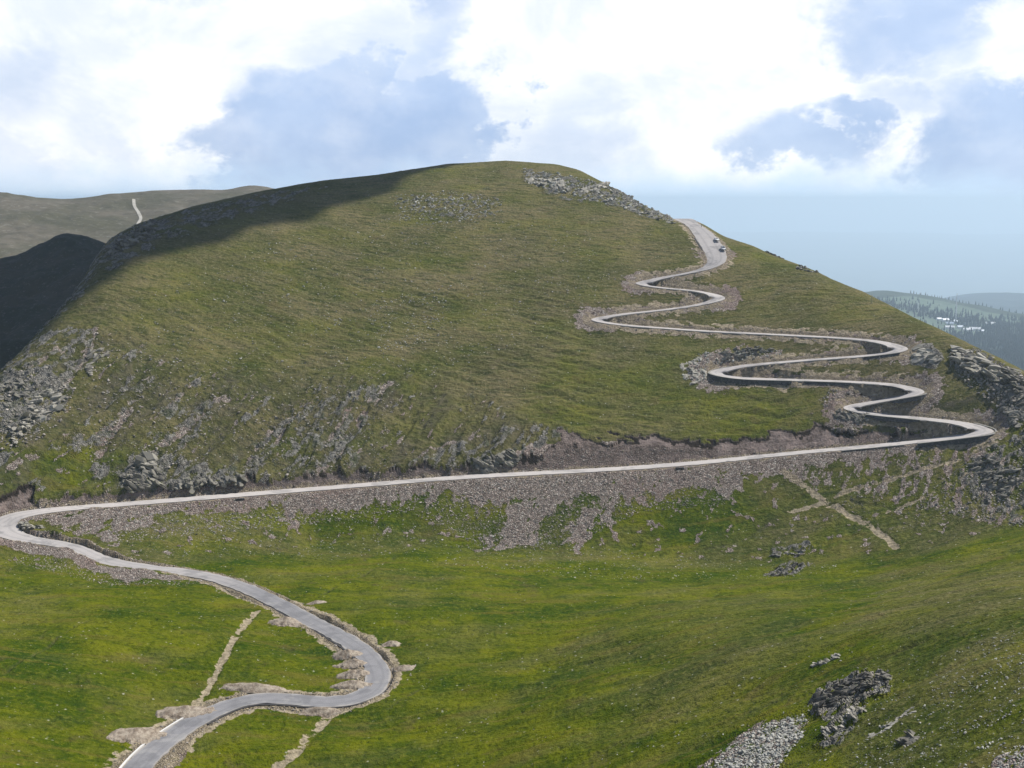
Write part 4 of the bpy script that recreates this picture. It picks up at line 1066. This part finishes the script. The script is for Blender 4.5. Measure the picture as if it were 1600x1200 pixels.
# ------------------------------------------------------------------ vehicles
def paint(name, col, rough=.35, metal=0.0):
    m, t, b = newmat(name); b.inputs['Specular IOR Level'].default_value = .5; b.inputs['Roughness'].default_value = rough; b.inputs['Metallic'].default_value = metal
    tc = t.new('ShaderNodeTexCoord'); t.l.new(t.mix(t.m('MULTIPLY', t.noise(tc.outputs['Object'], 2.0, 3), .25), col, tuple(c*.75 for c in col)), b.inputs['Base Color']); return m
m_white = paint('white_paint', (.88, .88, .86)); m_silver = paint('silver_paint', (.72, .73, .74)); m_glass = paint('dark_glass', (.09, .10, .115), .12)
m_tyre = paint('rubber', (.02, .02, .02), .9); m_rim = paint('rim_metal', (.4, .4, .4), .4, .6); m_lamp = paint('lamp_glass', (.7, .7, .66), .1); m_red = paint('red_glass', (.4, .02, .02), .2)
def car(i, lat, label, body_mat, rot_extra=0.0, van=False):
    p = road[i, :2]+nrm[i]*lat
    base = empty('car', (p[0], p[1], road[i, 2]+.06), math.atan2(tan2[i, 1], tan2[i, 0])+rot_extra); tag(base, label, 'car')
    H = 1.95 if van else 1.5
    prof = [(-2.15, .35), (-2.2, .75), (-2.1, 1.02), (-1.75, H-.08), (-1.3, H), (.35, H), (.95, 1.02), (1.95, .86), (2.2, .62), (2.15, .35)]
    n = len(prof); co = []
    for s, inset in ((-1, 0), (1, 0)):
        for (X, Z_) in prof: co.append((X, s*(.88 if Z_ < 1.05 else .72), Z_))
    f = [tuple(range(n))[::-1], tuple(range(n, 2*n))]+[(k, (k+1) % n, n+(k+1) % n, n+k) for k in range(n)]
    b_ = raw_mesh('body', co, f, body_mat, parent=base)
    mod = b_.modifiers.new('bevel', 'BEVEL'); mod.width = .07; mod.segments = 2
    def box(name, c, h, mat, par=base):
        v = [(c[0]+sx*h[0], c[1]+sy*h[1], c[2]+sz*h[2]) for sx in (-1, 1) for sy in (-1, 1) for sz in (-1, 1)]
        return raw_mesh(name, v, [(0, 1, 3, 2), (4, 6, 7, 5), (0, 4, 5, 1), (2, 3, 7, 6), (0, 2, 6, 4), (1, 5, 7, 3)], mat, parent=par)
    raw_mesh('windscreen', [(.42, -.62, H-.06), (.42, .62, H-.06), (.96, .70, 1.05), (.96, -.70, 1.05), (.46, -.62, H-.03), (.46, .62, H-.03), (1.0, .70, 1.08), (1.0, -.70, 1.08)],
             [(0, 1, 2, 3), (7, 6, 5, 4), (0, 4, 5, 1), (1, 5, 6, 2), (2, 6, 7, 3), (3, 7, 4, 0)], m_glass, parent=base)
    raw_mesh('rear_window', [(-1.80, -.60, H-.12), (-1.80, .60, H-.12), (-2.10, .68, 1.06), (-2.10, -.68, 1.06), (-1.84, -.60, H-.10), (-1.84, .60, H-.10), (-2.14, .68, 1.08), (-2.14, -.68, 1.08)],
             [(3, 2, 1, 0), (4, 5, 6, 7), (0, 1, 5, 4), (1, 2, 6, 5), (2, 3, 7, 6), (3, 0, 4, 7)], m_glass, parent=base)
    for s in (-1, 1):
        box('side_window', (-.6, s*.80, (H+1.02)/2), (.9, .03, (H-1.02)/2-.1), m_glass)
        box('headlight', (2.17, s*.62, .72), (.05, .16, .08), m_lamp)
        box('tail_light', (-2.19, s*.66, .82), (.04, .12, .12), m_red)
        for X in (-1.35, 1.35):
            wv_ = []; m_ = 14
            for yy in (-.11, .11):
                for a in range(m_): wv_.append((X+.33*math.cos(a*6.2832/m_), s*.82+yy, .33+.33*math.sin(a*6.2832/m_)))
            wf = [tuple(range(m_)), tuple(range(m_, 2*m_))[::-1]]+[((a+1) % m_, a, m_+a, m_+(a+1) % m_) for a in range(m_)]
            wo = raw_mesh('wheel', wv_, wf, m_tyre, parent=base)
            box('rim', (X, s*.94, .33), (.17, .012, .17), m_rim, par=wo)
i_car1 = ridx(1112, 376); i_car2 = ridx(1115, 385)
s1 = side_to(i_car1, 1122, 376)
car(i_car1, s1*4.2, 'white car on the right side of the top road', m_white, math.pi if s1 > 0 else 0)
i_car2 = i_car1+11
car(i_car2, s1*4.6, 'pale car with dark windscreen nearer than the white car on the top road', m_silver, 0, True)

# marker post on the right ridge and small posts at the top bend
m_post = paint('weathered_wood', (.42, .40, .24), .8); m_postd = paint('dark_post_paint', (.12, .12, .12), .8)
def post(px, py, h, label, mat, r=.09):
    c = land.hit([px], [py])[0]; base = empty('marker_post', tuple(c)); tag(base, label, 'marker post')
    def cyl(name, r0, r1, z0, z1, m):
        n = 10; v = [(r0*math.cos(a*6.2832/n), r0*math.sin(a*6.2832/n), z0) for a in range(n)]+[(r1*math.cos(a*6.2832/n), r1*math.sin(a*6.2832/n), z1) for a in range(n)]
        raw_mesh(name, v, [tuple(range(n))[::-1], tuple(range(n, 2*n))]+[(a, (a+1) % n, n+(a+1) % n, n+a) for a in range(n)], m, parent=base)
    cyl('pole', r, r*.8, -.4, h, mat); cyl('cap', r*1.3, r*.6, h+.002, h+.12, mat)
post(1362, 474, 3.6, 'tall pale wooden post on the right ridge above the hairpins', m_post, .22)
post(1096, 356, 2.0, 'dark post at the far edge of the top road', m_postd, .14)

# ------------------------------------------------------------------ farther land
def layer(name, pxa, pxb, knots, nr_, mat, amp, step=.0016, seed=0, rvals=None, growth=None, kind='structure', drop=((.03, -.006), (.10, -.04), (.35, -.16))):
    az = np.arange(ray(pxa, 600)[0], ray(pxb, 600)[0], step)
    rk, zk = [], []
    for kn in knots:
        t_, r_ = curve(az, kn, 4)[:2]; rk.append(r_); zk.append(r_*t_)
    rc_, zc_ = rk[-1], zk[-1]
    for dr, dzz in drop: rk.append(rc_*(1+dr)); zk.append(zc_+rc_*dzz)
    rk = np.stack(rk, 1); zk = np.stack(zk, 1)
    r = np.linspace(rk[:, 0].min(), rk[:, -1].max(), nr_)
    z = pchip(rk, zk, r)
    L = Land(az, r, z)
    sc = rk[:, 0].mean()/12
    nz = amp*(fbm(L.x/sc, L.y/sc, seed, 4)+.5*ridged(L.x/(sc*.6), L.y/(sc*.6), seed+9, 3))
    nz *= 1-.85*np.exp(-((r[None]-rc_[:, None])/(rc_.mean()*.02))**2)
    L.z = L.z+nz; L.upd()
    o = grid_mesh(name, L, mat, growth(L) if growth else None); tag(o, kind=kind)
    return L
def far_mat(name, c1, c2, c3, sc, rocky=.0):
    m, t, b = newmat(name); tc = t.new('ShaderNodeTexCoord'); P = tc.outputs['Object']
    n = t.noise(P, sc, 5, .6); n2 = t.noise(P, sc*6, 4, .65)
    c = t.mix(t.ramp(n, .38, .62), c1, c2); c = t.mix(t.m('MULTIPLY', t.ramp(n2, .45, .7), .7), c, c3)
    if rocky: c = t.mix(t.m('MULTIPLY', t.ramp(t.noise(P, sc*14, 4, .7), .56, .66), rocky), c, (.28, .27, .24))
    t.l.new(c, b.inputs['Base Color'])
    bp = t.new('ShaderNodeBump'); bp.inputs['Distance'].default_value = .25/sc*.1; t.l.new(n2, bp.inputs['Height']); t.l.new(bp.outputs[0], b.inputs['Normal'])
    return m
M_far1 = far_mat('ridge_grass', (.075, .072, .045), (.115, .102, .075), (.065, .062, .045), .012, .35)
M_far2 = far_mat('shade_toned_ridge_grass', (.030, .034, .020), (.050, .046, .030), (.025, .025, .02), .03, .25)  # second ridge colour lowered to deepen the cloud shadow on it
LM = layer('dark_ridge', -330, 460, [[(-350, 900, 600), (0, 720, 610), (200, 640, 640), (460, 560, 690)], [(-350, 560, 780), (0, 520, 790), (200, 470, 800), (460, 450, 830)],
      [(-350, 440, 960), (-60, 418, 950), (0, 408, 945), (35, 401, 940), (62, 384, 940), (98, 367, 940), (125, 371, 940), (150, 381, 940), (185, 398, 950), (260, 430, 960), (460, 500, 980)]], 260, M_far2, 9.0, .0012, 21)
LF = layer('far_ridge', -330, 760, [[(-350, 470, 1120), (100, 450, 1120), (500, 420, 1150), (760, 420, 1150)], [(-350, 380, 1350), (100, 380, 1350), (500, 360, 1400), (760, 360, 1400)],
      [(-350, 285, 1750), (-100, 292, 1750), (0, 302, 1700), (50, 308, 1700), (105, 312, 1700), (160, 306, 1700), (245, 298, 1700), (300, 297, 1700), (350, 298, 1700), (375, 294, 1720), (395, 290, 1720), (420, 293, 1720), (440, 298, 1720), (760, 330, 1750)]], 300, M_far1, 5.0, .0012, 31)
# white trail on the far ridge
def drape(name, L, pts, w, mat, lift=.5):
    c = catmull(pts); wl = resample(L.hit(c[:, 0], c[:, 1]), 3.0); wl = gsm(wl, 1.2)
    tt = np.gradient(wl[:, :2], axis=0); tt /= np.linalg.norm(tt, axis=1)[:, None]; nn = np.stack([tt[:, 1], -tt[:, 0]], 1)
    co = []
    for p, n in zip(wl, nn):
        for s in (-1, 0, 1):
            X, Y = p[0]+n[0]*s*w, p[1]+n[1]*s*w; co.append((X, Y, float(L.at(X, Y))+lift))
    f = []
    for a in range(len(wl)-1):
        for j in range(2): f.append((a*3+j, a*3+j+1, (a+1)*3+j+1, (a+1)*3+j))
    o = raw_mesh(name, co, np.array(f), mat); tag(o, kind='structure'); return o
m_trail = far_mat('trail_gravel', (.34, .32, .28), (.42, .40, .35), (.28, .27, .23), .1)
drape('trail', LF, [(209, 311), (210, 322), (216, 332), (220, 342), (216, 350), (215, 362)], 1.8, m_trail)

M_forest = far_mat('forest_floor', (.008, .022, .022), (.014, .030, .028), (.006, .016, .018), .004)  # blue of distant haze mixed into the forest colour
def hill_mat():
    m, t, b = newmat('pasture_and_forest'); tc = t.new('ShaderNodeTexCoord'); P = tc.outputs['Object']
    a = t.sep(t.attr('growth').outputs['Color']); n = t.noise(P, .006, 5, .6); n2 = t.noise(P, .05, 4, .6)
    past = t.mix(t.ramp(n2, .35, .65), (.06, .095, .06), (.10, .13, .085)); fo = t.mix(n2, (.014, .026, .012), (.035, .05, .022))
    k = t.ramp(t.m('ADD', a[0], t.m('MULTIPLY', t.m('SUBTRACT', n, .5), .9)), .42, .58)
    t.l.new(t.mix(k, fo, past), b.inputs['Base Color']); return m
M_hill = hill_mat()
def growR1(L):
    px_, py_ = project(L.x, L.y, L.z)
    g = np.zeros_like(px_)
    for pts in ([(1370, 466), (1420, 462), (1500, 476), (1600, 500), (1700, 515), (1600, 508), (1500, 496), (1420, 480)], [(1340, 480), (1400, 478), (1440, 490), (1560, 520), (1500, 525), (1380, 510)]):
        g = np.maximum(g, poly_px(px_, py_, pts, 8))
    return {'growth': np.stack([g, g*0, g*0, g*0+1], -1)}
LR = layer('wooded_hill', 1180, 2000, [[(1180, 700, 2600), (2000, 700, 2600)], [(1180, 560, 3850), (1400, 560, 3850), (1600, 565, 3850), (2000, 580, 3850)],
      [(1180, 500, 4850), (1400, 494, 4800), (1500, 508, 4800), (1600, 520, 4800), (2000, 540, 4800)],
      [(1180, 480, 6000), (1300, 468, 6000), (1352, 456, 6000), (1370, 454, 6000), (1385, 452, 6000), (1400, 456, 6000), (1430, 459, 6000), (1470, 466, 5900), (1500, 473, 5750), (1560, 484, 5600), (1600, 492, 5600), (2000, 530, 5600)]], 260, M_hill, 18.0, .0016, 41, growth=growR1, drop=((.03, -.006), (.10, -.04), (.3, -.16), (.5, -.36)))
L2 = layer('distant_forest_hill', 1300, 2100, [[(1300, 540, 7000), (2100, 540, 7000)], [(1300, 500, 9000), (2100, 500, 9000)],
      [(1300, 490, 11500), (1440, 474, 11500), (1478, 465, 11500), (1500, 461, 11500), (1530, 457.5, 11500), (1560, 457, 11500), (1585, 459, 11500), (1620, 460, 11500), (2100, 480, 11500)]], 160, M_forest, 40.0, .002, 51, drop=((.03, -.006), (.10, -.04), (.3, -.18)))
# low plain to the horizon
def plain():
    az = np.linspace(R(-60), R(60), 240); r = 1300*(46000/1300)**np.linspace(0, 1, 220)
    X = np.sin(az)[:, None]*r; Y = np.cos(az)[:, None]*r
    z = -1650+60*fbm(X/2500, Y/2500, 61, 4)*sstep(r, 2500, 7000)[None]+500*sstep(r, 18000, 46000)[None]*(1+.10*fbm(X/6000, Y/6000, 62, 3))
    L = Land(az, r, z); o = grid_mesh('lowland', L, M_plain); tag(o, kind='structure')
M_plain = far_mat('lowland_cover', (.030, .045, .022), (.06, .07, .03), (.025, .04, .02), .0006)
plain()

# conifers on the wooded hill
m_nd, tnd, bnd = newmat('conifer_needles'); tndx = tnd.new('ShaderNodeTexCoord')
tnd.l.new(tnd.mix(tnd.noise(tndx.outputs['Object'], .6, 3), (.006, .016, .014), (.020, .036, .026)), bnd.inputs['Base Color'])  # needles tinted bluish to strengthen the haze of distance
m_bark = paint('bark', (.09, .065, .05), .9)
def cone_tree(g, h, tiers=5, n=9):
    V, F = [], []
    for k in range(tiers):
        z0 = h*(.12+.80*k/tiers); z1 = h*min(1.0, .12+.80*(k+1.7)/tiers); r_ = h*.19*(1-k/tiers)**.8+.25; b = len(V)
        for a in range(n):
            q = r_*(.65+.6*g.random()); V.append((q*math.cos(a*6.2832/n), q*math.sin(a*6.2832/n), z0-h*.04*g.random()))
        V.append((0, 0, z1)); V.append((0, 0, z0+h*.02))
        for a in range(n): F.append((b+a, b+(a+1) % n, b+n)); F.append((b+(a+1) % n, b+a, b+n+1))
    return V, F
def spruce_meshes(k):
    g = np.random.default_rng(k); V, F = cone_tree(g, 16.0)
    o = raw_mesh('crown', V, F, m_nd); me = o.data; bpy.data.objects.remove(o)
    n = 7; v = [(.3*math.cos(a*6.2832/n), .3*math.sin(a*6.2832/n), -1) for a in range(n)]+[(.12*math.cos(a*6.2832/n), .12*math.sin(a*6.2832/n), 12) for a in range(n)]
    o = raw_mesh('trunk', v, [tuple(range(n))[::-1], tuple(range(n, 2*n))]+[(a, (a+1) % n, n+(a+1) % n, n+a) for a in range(n)], m_bark); mt = o.data; bpy.data.objects.remove(o)
    return me, mt
SPR = [spruce_meshes(k) for k in range(5)]
g = np.random.default_rng(8)
tl = [(1425+i*4.2+g.normal()*1.5, None) for i in range(22)]+[(1518+i*6+g.normal()*2, None) for i in range(14)]
for n_, (px, _) in enumerate(tl):
    a, _t = ray(px, 470); c = int(np.clip((a-LR.az[0])/(LR.az[1]-LR.az[0]), 0, len(LR.az)-1)); k = int(np.argmax(LR.t[c])); r_ = LR.r[k]-g.uniform(0, 60)
    X, Y = math.sin(a)*r_, math.cos(a)*r_; base = empty('spruce', (X, Y, float(LR.at(X, Y))-.5), g.uniform(0, 6)); s = g.uniform(.55, 1.25); base.scale = (s, s, s)
    if n_ < 22: tag(base, 'small dark spruce on the skyline of the distant wooded hill', 'tree', 'spruces on the far skyline')
    else: tag(base, 'dark spruce at the upper edge of the distant pasture to the right', 'tree', 'spruces along the far pasture')
    me, mt = SPR[n_ % 5]
    for nm, d_ in (('crown', me), ('trunk', mt)):
        o = bpy.data.objects.new(nm, d_); S.collection.objects.link(o); o.parent = base
FV, FF = [], []; off = 0
fp = zone_pts([(1340, 470), (1430, 468), (1520, 490), (1640, 505), (1640, 640), (1560, 600), (1440, 520)], 9000, 91)
fw = LR.hit(fp[:, 0], fp[:, 1]); gp, gq = growR1(LR)['growth'][..., 0], None
ai = np.clip(np.searchsorted(LR.az, np.arctan2(fw[:, 0], fw[:, 1])), 0, len(LR.az)-1); ri = np.clip(np.searchsorted(LR.r, np.hypot(fw[:, 0], fw[:, 1])), 0, len(LR.r)-1)
keep = (g.random(len(fw)) > gp[ai, ri]*.93) & (fbm(fw[:, 0]/90, fw[:, 1]/90, 5, 2) > -.22)
fw = fw[keep]
protos = [cone_tree(np.random.default_rng(70+k), 15.0, 2, 5) for k in range(6)]
for n_, p in enumerate(fw):
    V, F = protos[n_ % 6]; s = g.uniform(.75, 1.6); FV.append(np.array(V)*s+p); FF.append(np.array(F)+off); off += len(V)
o = raw_mesh('conifer_forest', np.vstack(FV), np.vstack(FF), m_nd); tag(o, 'dark conifer forest covering the distant hill', 'forest', kind='stuff')

# ------------------------------------------------------------------ resort houses on the wooded hill
m_hw = paint('white_render', (.75, .74, .70), .8); m_roof = paint('pale_metal_roof', (.62, .62, .62), .5); m_roofb = paint('grey_blue_roof', (.30, .36, .44), .5); m_win = paint('window_glass', (.05, .07, .09), .1)
def house(px, py, w, d, h, rot, label, roof=m_roof):
    w *= 1.15; d *= 1.2; h *= 1.2
    c = LR.hit([px], [py])[0]; base = empty('house', (c[0], c[1], c[2]-.5), rot); tag(base, label, 'house', 'distant resort houses')
    def box(name, c_, h_, mat, par=base):
        v = [(c_[0]+sx*h_[0], c_[1]+sy*h_[1], c_[2]+sz*h_[2]) for sx in (-1, 1) for sy in (-1, 1) for sz in (-1, 1)]
        return raw_mesh(name, v, [(0, 1, 3, 2), (4, 6, 7, 5), (0, 4, 5, 1), (2, 3, 7, 6), (0, 2, 6, 4), (1, 5, 7, 3)], mat, parent=par)
    box('wall', (0, 0, h/2), (w/2, d/2, h/2), m_hw)
    e = 1.0; rh = d*.38
    v = [(-w/2-e, -d/2-e, h), (w/2+e, -d/2-e, h), (w/2+e, d/2+e, h), (-w/2-e, d/2+e, h), (-w/2-e, 0, h+rh), (w/2+e, 0, h+rh)]
    rf = raw_mesh('roof', v, [(0, 3, 2, 1), (0, 1, 5, 4), (2, 3, 4, 5), (0, 4, 3), (1, 2, 5)], roof, parent=base)
    box('chimney', (w*.2, d*.12, h+rh), (.5, .5, 1.2), m_hw, rf)
    for k in range(int(w//5)): box('window', (-w/2+3+k*5, -d/2-.05, h*.55), (.8, .08, .8), m_win)
    box('door', (w/2-2, -d/2-.05, 1.2), (.6, .08, 1.2), m_win)
for a in [(1477, 503, 20, 12, 7, .2, 'small white house, left of the resort group on the far hill'), (1484, 508, 22, 12, 6, -.3, 'low white house with the bluish roof below the leftmost one', m_roofb), (1491, 505, 16, 11, 7, .4, 'white house at the foot of the tall mast', m_roofb),
          (1484, 514, 26, 12, 6, -.25, 'long white house nearest the ridge line'), (1500, 514, 18, 11, 7, .1, 'white house in the middle of the resort group', m_roofb), (1512, 518.5, 26, 13, 7, -.1, 'bright white house with the pale roof in front at the right'),
          (1523, 517, 34, 13, 7, -.35, 'longest bright white house at the right of the group'), (1547, 508, 30, 12, 6, -.3, 'pale house alone at the edge of the trees to the right'), (1534, 520, 16, 10, 6, .5, 'bluish roofed house at the right end of the group', m_roofb),
          (1467, 501, 14, 10, 6, .2, 'tiny pale house at the left end of the group')]:
    house(*a)
def mast(px, py, h, label):
    c = LR.hit([px], [py])[0]; base = empty('mast', tuple(c)); tag(base, label, 'mast')
    def leg(name, a, b, r):
        a = np.array(a, float); b = np.array(b, float); d = b-a; d /= np.linalg.norm(d); u = np.cross(d, (0, 0, 1.)); u = u/np.linalg.norm(u) if np.linalg.norm(u) > .01 else np.array([1., 0, 0]); w_ = np.cross(d, u)
        v = [p+r*(math.cos(q)*u+math.sin(q)*w_) for p in (a, b) for q in np.arange(4)*1.5708]
        raw_mesh(name, v, [(0, 1, 5, 4), (1, 2, 6, 5), (2, 3, 7, 6), (3, 0, 4, 7), (3, 2, 1, 0), (4, 5, 6, 7)], m_hw, parent=base)
    for sx, sy in ((-1, -1), (1, -1), (1, 1), (-1, 1)): leg('leg', (sx*2.2, sy*2.2, -1), (sx*.5, sy*.5, h), .5)
    for k in range(8): z = h*(k+.5)/8; q = 1.6-1.3*(k+.5)/8; leg('brace', (-q, -q, z), (q, -q, z+.01), .18)
mast(1493, 506, 110, 'tall thin white mast standing over the resort houses'); mast(1434, 489, 40, 'shorter white mast left of the resort houses')

# ------------------------------------------------------------------ the cloud that shades the left shoulder
def shade_cloud():
    edge_px = [(-60, 655), (0, 603), (60, 541), (120, 480), (165, 448), (220, 424), (300, 402), (380, 376), (450, 354), (520, 330), (590, 308), (640, 290), (665, 268)]
    w = land.hit([p[0] for p in edge_px], [p[1] for p in edge_px])
    back = np.array([(w[-1, 0]+30, w[-1, 1]+70, -10), (-80, 980, -80), (-260, 1040, -80), (-560, 1000, -90), (-700, 800, -90), (-560, 600, -100), (w[0, 0]-90, w[0, 1]+30, -90)])
    w = np.vstack([w, back]); H = 640.0
    k = (H-w[:, 2])/SDIR[2]; P = w+k[:, None]*SDIR
    c = P[:, :2].mean(0); Q = P[:, :2]-c
    lo, hi = Q.min(0)-10, Q.max(0)+10; st = 6.0
    gx_ = np.arange(lo[0], hi[0], st); gy_ = np.arange(lo[1], hi[1], st); GX, GY = np.meshgrid(gx_, gy_, indexing='ij')
    ins = np.zeros(GX.shape, bool); dm = np.full(GX.shape, 1e9)
    WX = GX+14*fbm(GX/40, GY/40, 3, 3); WY = GY+14*fbm(GX/40, GY/40, 9, 3)
    n = len(Q)
    for i in range(n):
        a, b = Q[i], Q[(i+1) % n]
        with np.errstate(all='ignore'):
            ins ^= ((a[1] > WY) != (b[1] > WY)) & (WX < (b[0]-a[0])*(WY-a[1])/(b[1]-a[1])+a[0])
        L2_ = ((b-a)**2).sum(); u = np.clip(((WX-a[0])*(b[0]-a[0])+(WY-a[1])*(b[1]-a[1]))/L2_, 0, 1)
        dm = np.minimum(dm, np.hypot(WX-a[0]-u*(b[0]-a[0]), WY-a[1]-u*(b[1]-a[1])))
    th = np.where(ins, dm, 0)
    top = np.sqrt(th)*4.5*(1+.5*fbm(GX/60, GY/60, 4, 3))+np.where(ins, 1, 0); bot = -np.sqrt(th)*1.3*(1+.6*fbm(GX/50, GY/50, 14, 3))
    nx, ny = GX.shape; idx = np.arange(nx*ny).reshape(nx, ny)
    co = np.vstack([np.stack([GX, GY, top], -1).reshape(-1, 3), np.stack([GX, GY, bot], -1).reshape(-1, 3)])
    fm_ = ins[:-1, :-1] & ins[1:, :-1] & ins[:-1, 1:] & ins[1:, 1:]
    q = np.stack([idx[:-1, :-1], idx[1:, :-1], idx[1:, 1:], idx[:-1, 1:]], -1)[fm_]
    F = np.vstack([q, q[:, ::-1]+nx*ny])
    m, t, b = newmat('cloud_vapour'); tc = t.new('ShaderNodeTexCoord'); t.l.new(t.mix(t.noise(tc.outputs['Object'], .02, 5), (.78, .80, .84), (.88, .89, .92)), b.inputs['Base Color']); b.inputs['Roughness'].default_value = 1
    print('cloud faces', len(F), 'at', c)
    o = raw_mesh('cloud', co, F, m, smooth=True); o.location = (c[0], c[1], H); tag(o, kind='structure')
shade_cloud()

# ------------------------------------------------------------------ haze
def haze():
    m = bpy.data.materials.new('haze_air'); m.use_nodes = True; nt = m.node_tree; nt.nodes.clear()
    out = nt.nodes.new('ShaderNodeOutputMaterial'); v = nt.nodes.new('ShaderNodeVolumePrincipled')
    v.inputs['Color'].default_value = (.70, .86, 1.0, 1); v.inputs['Density'].default_value = HAZE_D; v.inputs['Anisotropy'].default_value = .25
    nt.links.new(v.outputs[0], out.inputs['Volume'])
    x0, x1, y0, y1, z0, z1 = -48000, 48000, -1500, 48500, -1800, 75
    V = [(X, Y, Z_) for X in (x0, x1) for Y in (y0, y1) for Z_ in (z0, z1)]
    o = raw_mesh('haze', V, [(0, 1, 3, 2), (4, 6, 7, 5), (0, 4, 5, 1), (2, 3, 7, 6), (0, 2, 6, 4), (1, 5, 7, 3)], m); o.display_type = 'WIRE'
    tag(o, 'thin blue mountain haze filling the valleys', 'haze', kind='stuff')
HAZE_D = 0.000082
haze()
S.cycles.volume_bounces = 2
S.cycles.max_bounces = 6
print('land max z', float(land.z.max()), 'far ridge', float(LF.z.max()), 'road len', NR, 'big', len(big))
